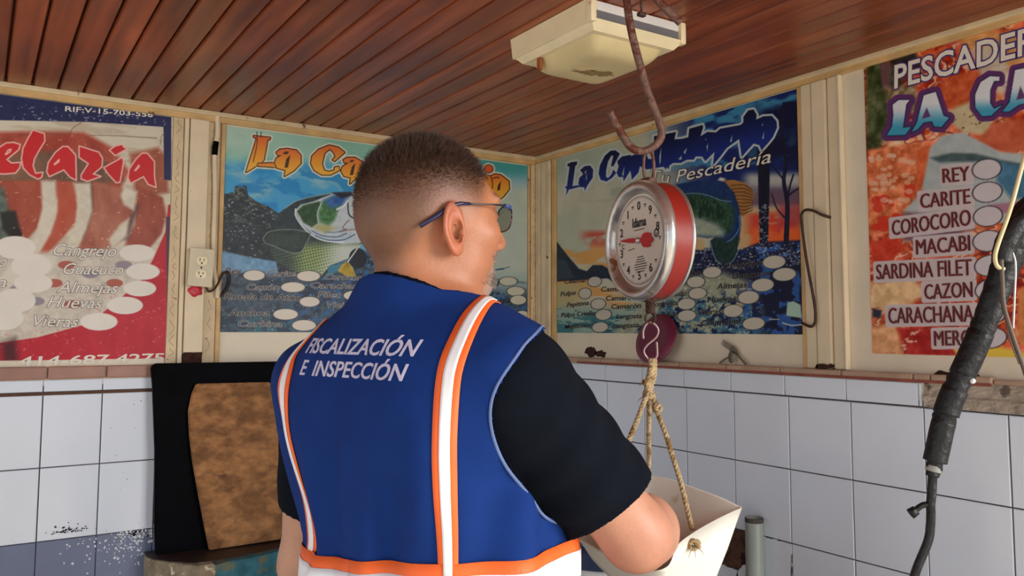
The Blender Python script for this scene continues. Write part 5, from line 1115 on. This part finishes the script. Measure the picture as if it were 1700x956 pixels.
ang = math.radians(176); fp = axis_frame(fr @ Vector((0,0,.0022)), nrm, uu*math.cos(ang)+Vector((0,0,1))*math.sin(ang))
mb = MB(); mb.prism([(-.010,-.0028),(-.014,-.0085),(-.020,-.0125),(-.032,-.0135),(-.042,-.0115),(-.040,-.006),(-.047,-.004),(-.049,0),(-.047,.004),(-.040,.006),(-.042,.0115),(-.032,.0135),(-.020,.0125),(-.014,.0085),(-.010,.0028),(.012,.0045),(.030,.0040),(.060,.0008),(.060,-.0008),(.030,-.0040),(.012,-.0045)], fp, .0014)
put(mb.build('pointer', M['pointer'])); put(MB().lathe([(0,.0068),(.0035,.0066),(.0060,.0050),(.0060,.0010),(0,.001)], fr, 24).build('pointer_cap', M['chrome'], None, True))
mb = MB(); top = sc_c-nrm*.022+Vector((0,0,R0*.97)); hk = Vector((-.9085,-1.6575,1.7890))
mb.box(-.010,.010,-.012,.012,-.006,.012, bev=.002); mb.V = [tuple(Vector(v)+top) for v in mb.V]
pts = []
for k in range(25):
    a = 2*PI*k/24; pts.append(top+Vector((0,0,.034))+Vector((-.544*0+.839*.0095*math.sin(a), -.544*.0095*math.sin(a), -.033*math.cos(a))))
mb.tube(pts, .0030, 8); put(mb.build('shackle', M['rusty'], None, True))
bot = sc_c-nrm*.022-Vector((0,0,R0*.96))
mb = MB(); mb.lathe([(.016,.004),(.016,-.006),(.0085,-.009),(.0085,-.026),(.0065,-.029),(0,-.029)], axis_frame(bot, (0,0,1)), 20); put(mb.build('load_rod', M['darkrust'], None, True))
rb = bot-Vector((0,0,.029))
mb = MB(); mb.tube([rb+Vector((.839*.009*math.sin(2*PI*k/20), -.544*.009*math.sin(2*PI*k/20), -.006+.010*math.cos(2*PI*k/20)-.002)) for k in range(21)], .0022, 8); put(mb.build('load_ring', M['darkrust'], None, True))

# ---- S-hook, rope sling, weighing pan
M['wire'] = mat('pinkish_steel_wire', srgb(176,150,148), .35, metal=.5, var=.1)
SH = [(-.9019,-1.6315,1.452),(-.9025,-1.6323,1.4665),(-.8975,-1.6366,1.4795),(-.8874,-1.6431,1.4800),(-.8795,-1.647,1.4680),(-.8825,-1.6437,1.4548),(-.8947,-1.6346,1.4417),(-.8997,-1.6303,1.4308),(-.8956,-1.632,1.42),(-.887,-1.6368,1.4124),(-.88,-1.6421,1.42),(-.8796,-1.6433,1.4309),(-.8813,-1.6438,1.4472)]
SHK = np.array(SH); rbv = np.array(rb)-np.array((0,0,.018)); sh_off = rbv-np.array((-.8925,-1.6400,1.4800)); SH = [tuple(np.array(q)+sh_off) for q in SH]
hung('s_hook', SH, .0020, M['wire'], 'thin wire S-hook between the scale and the rope', 'hook', 8, per=6)
M['rope'] = mat('hemp_rope', srgb(196,172,132), .9, var=.3, scale=90, bump=.6, bscale=260, spots=srgb(150,116,70), spot_scale=50, spot_at=.55)
sling = empty('rope_sling', tuple(np.array((-.888,-1.640,1.345))+sh_off)); tag(sling, 'frayed hemp rope sling of three legs carrying the white pan', 'rope')
def rope(pts, r, name='strand', tw=260):
    C_ = spline(pts, 10); mb = MB(); C_ = [Vector(c) for c in C_]
    for ph in (0, 2*PI/3, 4*PI/3):
        acc = 0; out = []; a = (C_[1]-C_[0]).orthogonal().normalized()
        for i, c in enumerate(C_):
            t = (C_[min(i+1,len(C_)-1)]-C_[max(i-1,0)]).normalized(); a = (a-t*a.dot(t)).normalized(); b = t.cross(a)
            if i: acc += (c-C_[i-1]).length
            out.append(c+(a*math.cos(ph+acc*tw)+b*math.sin(ph+acc*tw))*r*.5)
        mb.tube(out, r*.62, 7)
    o = mb.build(name, M['rope'], None, True); o.parent = sling; o.matrix_parent_inverse = Matrix.Translation(sling.location).inverted(); return o
def dense(pts, step=.004):
    out = [np.array(pts[0], float)]
    for a, b in zip(pts[:-1], pts[1:]):
        a, b = np.array(a, float), np.array(b, float); n = max(1, int(np.linalg.norm(b-a)/.03))
        for k in range(1, n+1): out.append(a+(b-a)*k/n)
    return out
hkb = np.array((-.887,-1.6368,1.4124))+sh_off
rope(dense([hkb+np.array((0,0,.004)), hkb+np.array((-.003,.0,-.02)), (-.8918,-1.6414,1.3663), (-.8885,-1.6415,1.345)]), .0062); rope(dense([hkb+np.array((.004,-.002,.003)), hkb+np.array((.004,-.001,-.025)), (-.8860,-1.6440,1.3663), (-.8865,-1.6430,1.345)]), .0052)
LG = {'L': [(-.8904,-1.6413,1.3555),(-.9323,-1.6573,1.3059),(-.9752,-1.6729,1.2592),(-1.0208,-1.6861,1.2055),(-1.043,-1.694,1.1600)], 'M': [(-.8885,-1.6413,1.3555),(-.8515,-1.599,1.2737),(-.8202,-1.5634,1.1905),(-.8185,-1.5605,1.165)], 'R': [(-.8849,-1.6448,1.3556),(-.8832,-1.655,1.3242),(-.8819,-1.6759,1.2838),(-.8776,-1.7072,1.2048),(-.8842,-1.7400,1.1320)]}
for k, v in LG.items(): rope(dense(v), .0046)
def knot(c, s, seed):
    rg = random.Random(seed); mb = MB(); c = Vector(c)
    for q in range(3):
        a = Vector((rg.uniform(-1,1), rg.uniform(-1,1), rg.uniform(-1,1))).normalized(); b = a.orthogonal().normalized(); d = a.cross(b)
        mb.tube([c+(b*math.cos(2*PI*k/18)*s+d*math.sin(2*PI*k/18)*s*.8)+a*s*.25*math.sin(4*PI*k/18) for k in range(19)], s*.42, 7)
    for q in range(5):
        d = Vector((rg.uniform(-1,1), rg.uniform(-1,1), rg.uniform(-1.2,.3))).normalized(); mb.tube([c, c+d*s*1.8, c+d*s*2.6+Vector((0,0,-s*.4))], [s*.14, s*.10, s*.04], 5)
    o = mb.build('knot', M['rope'], None, True); o.parent = sling; o.matrix_parent_inverse = Matrix.Translation(sling.location).inverted()
knot((-.8905,-1.6415,1.350), .0085, 1); knot((-.8830,-1.6560,1.3270), .0080, 2); knot((-.9000,-1.645,1.372), .005, 3)
M['pan'] = mat('white_plastic_pan', srgb(236,232,218), .38, var=.05, scale=9, spots=srgb(196,176,136), spot_scale=7, spot_at=.66)
RIM = spline([(-.7867,-1.762,1.1616),(-.7935,-1.715,1.173),(-.8007,-1.6592,1.1814),(-.8100,-1.600,1.1900),(-.8300,-1.5520,1.1900),(-.880,-1.535,1.185),(-.960,-1.545,1.165),(-1.035,-1.560,1.150),(-1.065,-1.590,1.143),(-1.068,-1.66,1.128),(-1.062,-1.74,1.112),(-1.045,-1.795,1.102),(-1.010,-1.812,1.107),(-.9714,-1.7947,1.130),(-.9189,-1.7825,1.1425),(-.8606,-1.773,1.1525),(-.812,-1.768,1.160),(-.792,-1.766,1.1620)], 6)
RIM = [np.array(r) for r in RIM[:-1]]
cc = np.array((-.930,-1.672,0)); n = len(RIM); mb = MB(); lay = []
for inner in (0, 1):
    prof = ((1.0,0.0),(.85,.06),(.68,.12),(.58,.150),(.35,.160),(.0,.160)) if not inner else ((0,.157),(.345,.157),(.57,.147),(.665,.118),(.835,.058),(.985,.0015))
    for f, dz in prof: lay.append([cc*np.array((1,1,0))*(1-f)+r*np.array((1,1,0))*f+np.array((0,0, r[2]*(1-dz/.160)+1.140*(dz/.160)-dz*min(1, max(.30, (r[0]*f+cc[0]*(1-f)+1.075)/.17)))) for r in RIM])
V = [p_ for l in lay for p_ in l]; Fc = [[a*n+k, a*n+(k+1)%n, (a+1)*n+(k+1)%n, (a+1)*n+k] for a in range(len(lay)-1) for k in range(n)]+[[(len(lay)-1)*n+k, (len(lay)-1)*n+(k+1)%n, (k+1)%n, k] for k in range(n)]
pan = mb.add(V, Fc).build('weighing_pan', M['pan'], None, True)
bm = bmesh.new(); bm.from_mesh(pan.data); bmesh.ops.remove_doubles(bm, verts=bm.verts[:], dist=1e-5); bmesh.ops.recalc_face_normals(bm, faces=bm.faces[:]); bm.to_mesh(pan.data); bm.free()
tag(pan, 'white cut plastic container used as the weighing pan under the ropes', 'pan')
knot((-0.9263,-1.7860,1.1230), .0080, 4)

# ---- outlet box with its wires, conduit
M['box'] = mat('ivory_outlet_box', srgb(206,194,162), .4, var=.05, scale=20, spots=srgb(120,90,60), spot_scale=60, spot_at=.74); M['ivory'] = mat('ivory_receptacle', srgb(232,216,170), .35, var=.03); M['slot'] = mat('dark_slot', srgb(40,26,20), .8)
ob = empty('outlet_box', (-1.325, -.020, 1.60)); ob.rotation_euler = (0, math.radians(3), 0); tag(ob, 'ivory double outlet box on the cream post', 'outlet')
MB().box(-.036,.036,-.030,0,0,.118, bev=.004).build('box', M['box'], ob); MB().box(-.0375,.0375,-.0335,-.029,-.001,.120, bev=.0015).build('cover_plate', M['box'], ob)
for zz in (.080, .038):
    mb = MB(); mb.prism([(.0165*math.cos(a)*1.0, max(-.0125, min(.0125, .0165*math.sin(a)))) for a in [2*PI*k/28 for k in range(28)]], Matrix(((1,0,0,0),(0,0,-1,-.0335),(0,1,0,zz),(0,0,0,1))), .0022); rc = mb.build('receptacle', M['ivory'], ob)
    mb = MB(); mb.box(-.0075,-.0052,-.0362,-.035,zz-.001,zz+.008); mb.box(.0050,.0073,-.0362,-.035,zz,zz+.007); mb.box(-.0025,.0025,-.0362,-.035,zz-.009,zz-.0045, bev=.0005); mb.build('socket_slots', M['slot'], rc)
MB().lathe([(0,.0015),(.003,.001),(.003,0)], axis_frame((0,-.0335,.059), (0,-1,0)), 12).build('screw', M['slot'], ob)
mb = MB(); bm = bmesh.new(); bmesh.ops.create_icosphere(bm, subdivisions=3, radius=1)
for v in bm.verts: v.co = Vector((v.co.x*.022, v.co.y*.006, v.co.z*.019))*(1+.15*math.sin(v.co.x*5+v.co.z*4))+Vector((-1.330,-.0225,1.588))
tag(MB().bm(bm).build('sealing_wax', mat('crimson_wax', srgb(196,40,60), .4, var=.15, scale=60, bump=.3), None, True), 'crimson lump stuck just under the outlet box', 'wax')
mb = MB(); mb.tube(spline([(-1.278,-.012,ZC-.002),(-1.276,-.014,2.10),(-1.283,-.014,2.04),(-1.2775,-.013,1.90),(-1.2775,-.013,1.75),(-1.2740,-.013,1.66),(-1.262,-.014,1.60),(-1.2600,-.014,1.565)], 8), .0082, 12)
cd = mb.build('conduit', M['cream'], None, True); tag(cd, 'cream conduit tube with black tape running down beside the outlet post', 'conduit')
mb = MB(); mb.tube([(-1.2795,-.014,2.075),(-1.2825,-.014,2.055),(-1.2835,-.014,2.030)], [.0092,.0096,.0090], 12); mb.build('tape', M['black'], cd, True)
hung('wire_pair', [(-1.300,-.026,1.598),(-1.290,-.024,1.586),(-1.275,-.022,1.592),(-1.262,-.022,1.612),(-1.250,-.020,1.640),(-1.238,-.018,1.650),(-1.228,-.018,1.645),(-1.224,-.018,1.625),(-1.232,-.018,1.595),(-1.250,-.018,1.575),(-1.256,-.016,1.568)], .0034, M['darkrust'], 'dark twisted wire looping from the outlet box to the poster edge', 'wire', 8)

# ---- rusty hook on the right post, fork, spoon, plate
mb = MB(); mb.tube(spline([(-.012,-1.3960,1.7660),(-.026,-1.378,1.775),(-.032,-1.3588,1.787),(-.032,-1.335,1.7930),(-.031,-1.3205,1.786),(-.030,-1.3165,1.765),(-.028,-1.328,1.659),(-.026,-1.3475,1.5445),(-.026,-1.3505,1.500),(-.027,-1.346,1.483),(-.028,-1.334,1.477),(-.022,-1.3034,1.487)], 8), .0038, 10)
tag(mb.build('wall_hook', M['darkrust'], None, True), 'long bent rusty wire hook on the cream post right of the blue poster', 'hook')
M['cutlery'] = mat('tarnished_steel', srgb(120,112,100), .4, metal=.6, var=.15, scale=30, spots=srgb(70,52,40), spot_scale=30, spot_at=.62)
def ribbon3(pts, wid, nrm_, th):
    mb = MB(); P_ = [Vector(p_) for p_ in pts]; N_ = Vector(nrm_); V = []; Fc = []
    for i, p_ in enumerate(P_):
        t = (P_[min(i+1,len(P_)-1)]-P_[max(i-1,0)]).normalized(); s = t.cross(N_).normalized(); q = s.cross(t)
        for a, b in ((-1,-1),(1,-1),(1,1),(-1,1)): V.append(p_+s*a*wid[i]/2+q*b*th/2)
    for i in range(len(P_)-1):
        for k in range(4): Fc.append([i*4+k, i*4+(k+1)%4, (i+1)*4+(k+1)%4, (i+1)*4+k])
    Fc += [[3,2,1,0],[(len(P_)-1)*4+k for k in range(4)]]; return mb.add(V, Fc)
fk = empty('fork', (-.012,-1.0988,1.3655)); tag(fk, 'tarnished bent fork leaning on the wall above the ledge', 'fork')
def keep(o, par): o.parent = par; o.matrix_parent_inverse = Matrix.Translation(par.location).inverted(); return o
dirf = Vector((0,.0352,.0192)); a0 = Vector((-.012,-1.0500,1.4080))
keep(ribbon3([(-.014,-1.0990,1.3670),(-.014,-1.0830,1.3800),(-.013,-1.0673,1.3935),(-.012,-1.0600,1.4010),(-.012,-1.0490,1.4090),(-.012,-1.0390,1.4140)], [.008,.007,.006,.012,.019,.020], (1,0,0), .0018).build('handle', M['cutlery']), fk)
sd_ = Vector((0,-.479,.878))
for k in range(4):
    s0 = Vector((-.012,-1.0390,1.4140))+sd_*(.0068-.00453*k); keep(ribbon3([s0, s0+dirf*.45+Vector((-.002,0,0)), s0+dirf*.95], [.0030,.0027,.0014], (1,0,0), .0014).build('tine', M['cutlery']), fk)
sp = empty('spoon', (-.016,-1.0008,1.3655)); tag(sp, 'tarnished spoon lying under the bent fork on the ledge', 'spoon')
keep(ribbon3([(-.018,-1.0000,1.3672),(-.018,-1.0180,1.3780),(-.018,-1.0345,1.3862)], [.007,.006,.005], (1,0,0), .0016).build('handle', M['cutlery']), sp)
bm = bmesh.new(); bmesh.ops.create_uvsphere(bm, u_segments=24, v_segments=12, radius=1)
for v in bm.verts: v.co = Vector((v.co.x*.005*(1 if v.co.x > 0 else .5), v.co.y*.012, v.co.z*.018))+Vector((-.0200,-1.0480,1.3860))
keep(MB().bm(bm).build('bowl', M['cutlery'], None, True), sp)
pc = Vector((-.034,-.735,1.4390)); pn = Vector((-.93,.05,.30)); pf = axis_frame(pc, pn, (0,-1,0))
pl = MB().lathe([(0,.004),(.030,.004),(.040,.0065),(.052,.0065),(.060,.004),(.072,.0),(.0755,-.002),(.0755,-.004),(.070,-.003),(.055,-.001),(0,-.001)], pf @ Matrix(((1.30,.0,0,0),(.0,1.12,0,0),(0,0,1,0),(0,0,0,1))), 56).build('plate', mat('maroon_plastic', srgb(112,32,62), .35, var=.06, scale=20, spec=.6), None, True); tag(pl, 'maroon plastic lid leaning on the wall behind the S-hook', 'lid')

# ---- grey pipe by the right wall
pp = empty('pvc_pipe', (-.034,-1.135,0)); tag(pp, 'grey plastic pipe standing against the tiles right of the pan', 'pipe')
MB().lathe([(.0255,0),(.0255,.9355),(.0245,.937),(.0222,.937),(.0220,.80),(0,.80)], None, 28).build('tube', mat('grey_pvc', srgb(150,158,152), .4, var=.12, scale=10, stretch=(1,1,.3), spots=srgb(110,114,108), spot_scale=8, spot_at=.64), pp, True)
MB().lathe([(.0258,.925),(.0258,.9352),(.0245,.9372),(.0220,.9372)], None, 28).build('dark_mouth', mat('dark_pipe_mouth', srgb(70,66,62), .8), pp, True)

# ---- black taped cable hanging at the right, with loose wires
M['tape'] = mat('black_tape', srgb(14,13,15), .5, var=.3, scale=30, bump=.5, bscale=50, spots=srgb(130,126,122), spot_scale=34, spot_at=.78, spec=.4)
cb = empty('taped_cable', (-.842,-2.107,1.139)); tag(cb, 'thick black taped cable hanging down at the right edge', 'cable')
cpts = [(-.50,-2.41,2.1734),(-.54,-2.38,2.02),(-.60,-2.33,1.86),(-.672,-2.270,1.72),(-.7406,-2.2164,1.6097),(-.7583,-2.1996,1.5535),(-.7843,-2.1737,1.4571),(-.8111,-2.1489,1.3768),(-.8190,-2.1400,1.3400),(-.8221,-2.1365,1.3206),(-.8255,-2.1320,1.2960),(-.8280,-2.1282,1.2724)]
crad = [.012,.014,.016,.019,.021,.0175,.0150,.0152,.0140,.0135,.0110,.0085]
S_ = spline(cpts, 12); rr = np.interp(np.linspace(0, len(cpts)-1, len(S_)), range(len(cpts)), crad); rg = np.random.default_rng(4)
rr = rr*1.0
mb = MB(); mb.tube(S_, rr, 16)
for i_ in range(len(S_)*16):
    v_ = np.array(mb.V[i_]); c_ = np.array(S_[i_//16]); q_ = 1+.09*math.sin(v_[0]*260+v_[2]*90)*math.sin(v_[1]*230-v_[2]*120)+.05*math.sin(v_[2]*420+v_[0]*300); mb.V[i_] = tuple(c_+(v_-c_)*q_)
keep(mb.build('taped_core', M['tape'], None, True), cb)
for z0, z1, r in ((1.388,1.352,.0165),(1.345,1.292,.0152),(1.47,1.40,.0165)):
    seg = [q for q in S_ if z1 <= q[2] <= z0]
    if len(seg) > 1: mb = MB(); mb.tube(seg, [r for i in range(len(seg))], 16); keep(mb.build('tape_wrap', M['tape'], None, True), cb)
mb = MB(); mb.tube(spline([(-.8262,-2.1305,1.2870),(-.8272,-2.1290,1.2790)], 4), .0105, 14); keep(mb.build('grey_ring', mat('grey_joint', srgb(140,140,136), .5), None, True), cb)
mb = MB(); mb.tube(spline([(-.8275,-2.1285,1.277),(-.8283,-2.1265,1.2500),(-.8295,-2.1250,1.2340),(-.8270,-2.1235,1.2240),(-.8260,-2.1215,1.2050),(-.8294,-2.119,1.1841),(-.8422,-2.1065,1.1392),(-.850,-2.10,1.09),(-.86,-2.09,.90),(-.87,-2.08,.60),(-.88,-2.07,.3),(-.90,-2.06,.006)], 8), [.0085]*8+[.0062]*200 if False else .0058, 10); keep(mb.build('tail', M['tape'], None, True), cb)
mb = MB(); mb.tube(spline([(-.8285,-2.1255,1.2350),(-.8380,-2.1180,1.2330),(-.8475,-2.1105,1.2235)], 6), .0040, 8); mb.tube([(-.8440,-2.1133,1.2270),(-.8500,-2.1085,1.2215)], [.0062,.0072], 10); keep(mb.build('stub', M['tape'], None, True), cb)
M['bead'] = mat('pale_wire', srgb(206,186,140), .4, var=.1); M['copperw'] = mat('brown_wire', srgb(84,70,58), .5); M['whitew'] = mat('white_wire', srgb(206,204,206), .4)
W1 = [(-0.7803, -2.2485, 1.7166),(-0.7883, -2.2396, 1.6779),(-0.7982, -2.2281, 1.6237),(-0.8103, -2.2157, 1.575),(-0.8122, -2.213, 1.5595),(-0.8092, -2.214, 1.5487),(-0.8018, -2.2184, 1.5448)]
mb = MB(); mb.tube(spline(W1, 10), .0028, 8); keep(mb.build('cream_wire', M['bead'], None, True), cb)
mb = MB(); mb.tube(spline([(-0.8057, -2.2172, 1.558),(-0.803, -2.216, 1.527),(-0.7996, -2.2153, 1.4961),(-0.7881, -2.2191, 1.4575),(-0.7746, -2.2241, 1.4174),(-0.7655, -2.2273, 1.388)], 8), .0030, 8); mb.tube(spline([(-0.7988, -2.2155, 1.4923),(-0.792, -2.2166, 1.4575),(-0.7801, -2.2212, 1.4235)], 8), .0010, 6); keep(mb.build('brown_wire', M['copperw'], None, True), cb)
mb = MB(); mb.tube(spline([(-0.7944, -2.2255, 1.5688),(-0.7897, -2.2268, 1.5503),(-0.7889, -2.223, 1.5039),(-0.7886, -2.2199, 1.4691)], 8), .0013, 6); keep(mb.build('white_wire', M['whitew'], None, True), cb)
mb = MB(); mb.tube(spline([(-0.7541, -2.246, 1.637),(-0.7789, -2.2269, 1.6042),(-0.792, -2.2156, 1.5745),(-0.7937, -2.2126, 1.5542)], 8), [.011]*8+[.014]*8+[.013]*9, 14); keep(mb.build('joint_lump', M['tape'], None, True), cb)
mb = MB(); bm = bmesh.new(); bmesh.ops.create_icosphere(bm, subdivisions=2, radius=.004); 
for v in bm.verts: v.co += Vector((-.8030,-2.1730,1.4000))
keep(MB().bm(bm).build('paint_drop', M['whitew'], None, True), cb)

# ---- black board and plywood leaning on the left wall, stone sink edge below
SLAB = [(-1.452,-.018),(-1.455,-.075),(-1.440,-.140),(-1.405,-.195),(-1.352,-.258),(-1.25,-.262),(-1.12,-.2243),(-.90,-.205),(-.20,-.18),(-.20,-.018)]
M['sinkstone'] = mat('worn_concrete', srgb(132,118,96), .9, var=.3, scale=30, bump=.9, bscale=45, spots=srgb(196,184,160), spot_scale=40, spot_at=.64); M['turq'] = mat('chipped_turquoise_paint', srgb(38,98,112), .7, var=.3, scale=30, bump=.7, bscale=40, spots=srgb(92,98,80), spot_scale=22, spot_at=.52); M['sinktop'] = mat('wet_brown_sink_top', srgb(46,31,25), .5, var=.25, scale=20, bump=.3)
sink = empty('stone_sink', (-.85,-.12,0)); tag(sink, 'rough concrete sink edge with chipped turquoise paint under the black board', 'sink')
def slabmesh(poly, z0, z1, name, m, jag=.0, seed=2):
    rg = random.Random(seed); P_ = []
    for i in range(len(poly)):
        a, b = np.array(poly[i]), np.array(poly[(i+1)%len(poly)]); n_ = max(1, int(np.linalg.norm(b-a)/.02))
        for k in range(n_): P_.append(a+(b-a)*k/n_+np.array((rg.uniform(-jag,jag), -abs(rg.uniform(-jag,jag)))))
    n_ = len(P_); V = [(x, y, z0) for x, y in P_]+[(x*1.0, y+.000, (z0+z1)/2+rg.uniform(-.01,.01)) for x, y in P_]+[(x, y+.004, z1-.004) for x, y in P_]
    c0 = np.mean(P_, 0); V += [tuple(np.array(q)+(c0-np.array(q))*.06)+(z1,) for q in P_]
    Fc = [[a*n_+k, a*n_+(k+1)%n_, (a+1)*n_+(k+1)%n_, (a+1)*n_+k] for a in range(3) for k in range(n_)]+[[3*n_+k for k in range(n_)], list(range(n_-1,-1,-1))]
    return keep(MB().add(V, Fc).build(name, m), sink)
LFT = [(-1.452,-.018),(-1.455,-.075),(-1.440,-.140),(-1.405,-.195),(-1.352,-.258),(-1.300,-.264),(-1.300,-.018)]; RGT = [(-1.300,-.018),(-1.300,-.264),(-1.25,-.262),(-1.12,-.2243),(-.90,-.205),(-.20,-.18),(-.20,-.018)]
slabmesh(LFT, .66, .793, 'bare_corner', M['sinkstone'], .004, 2); slabmesh(RGT, .66, .793, 'painted_front', M['turq'], .003, 3)
keep(MB().add([(x, y*.86-.003, .7945) for x, y in SLAB[::-1]]+[(x, y*.86-.003, .790) for x, y in SLAB[::-1]], [list(range(len(SLAB)-1,-1,-1))]+[[k, (k+1)%len(SLAB), len(SLAB)+(k+1)%len(SLAB), len(SLAB)+k] for k in range(len(SLAB))]).build('brown_top', M['sinktop']), sink)
keep(MB().box(-1.38,-.25,-.17,-.018,0,.662, bev=.01).build('pedestal', M['sinkstone']), sink)
def leaning(name, poly, foot, top, th, m, label, cat):
    """poly in (x, height along the sheet); foot and top: (y, z) of the sheet's back at its foot and its top edge"""
    H = max(q[1] for q in poly); d = Vector((0, top[0]-foot[0], top[1]-foot[1])); d /= 1.0; nn = Vector((0, -(top[1]-foot[1]), top[0]-foot[0])).normalized()
    f3 = lambda q: Vector((q[0], foot[0], foot[1]))+d*(q[1]/H)
    bm = bmesh.new(); v0 = [bm.verts.new(f3(q)) for q in poly]; v1 = [bm.verts.new(f3(q)+nn*th) for q in poly]
    bm.faces.new(v0); bm.faces.new(v1[::-1])
    for i in range(len(poly)): bm.faces.new((v0[i], v1[i], v1[(i+1)%len(poly)], v0[(i+1)%len(poly)]))
    bmesh.ops.recalc_face_normals(bm, faces=bm.faces[:]); bmesh.ops.bevel(bm, geom=[e for e in bm.edges], offset=.003, segments=2, affect='EDGES')
    return tag(MB().bm(bm).build(name, m), label, cat)
leaning('black_board', [(-1.430,.0),(-.62,.0),(-.62,.563),(-1.447,.565),(-1.458,.555),(-1.452,.50),(-1.440,.30),(-1.437,.10)], (-.060,.7955), (-.030,1.3600), .024, M['black'], 'big black board leaning on the tiles under the left posters', 'board')
M['ply'] = mat('worn_plywood', srgb(160,112,68), .8, var=.28, scale=40, bump=.3, bscale=90, spots=srgb(96,62,34), spot_scale=13, spot_at=.66, stretch=(1,1,1.6), col2=srgb(122,82,46))
leaning('plywood_sheet', [(-1.2855,.0),(-1.06,.004),(-1.045,.14),(-1.068,.30),(-1.100,.50),(-1.330,.502),(-1.343,.47),(-1.352,.42),(-1.348,.35),(-1.338,.27),(-1.318,.16)], (-.105,.7957), (-.062,1.2960), .012, M['ply'], 'curved brown plywood sheet leaning in front of the black board', 'plywood')

# ---- dark blue drum behind the pan
dr = empty('plastic_drum', (-.62,-1.21,0)); tag(dr, 'dark blue plastic drum behind the white pan', 'drum')
MB().lathe([(0,0),(.20,0),(.215,.02),(.215,.30),(.225,.32),(.225,.36),(.215,.38),(.215,.66),(.225,.68),(.225,.72),(.215,.74),(.215,.985),(.205,1.000),(.195,1.000),(.190,.985),(0,.985)], None, 48).build('barrel', mat('dark_blue_plastic', srgb(26,38,66), .45, var=.1), dr, True)
MB().lathe([(.2155,.938),(.2215,.940),(.2215,.952),(.2155,.954)], None, 48).build('hoop', mat('pale_hoop', srgb(170,172,172), .5), dr, True)
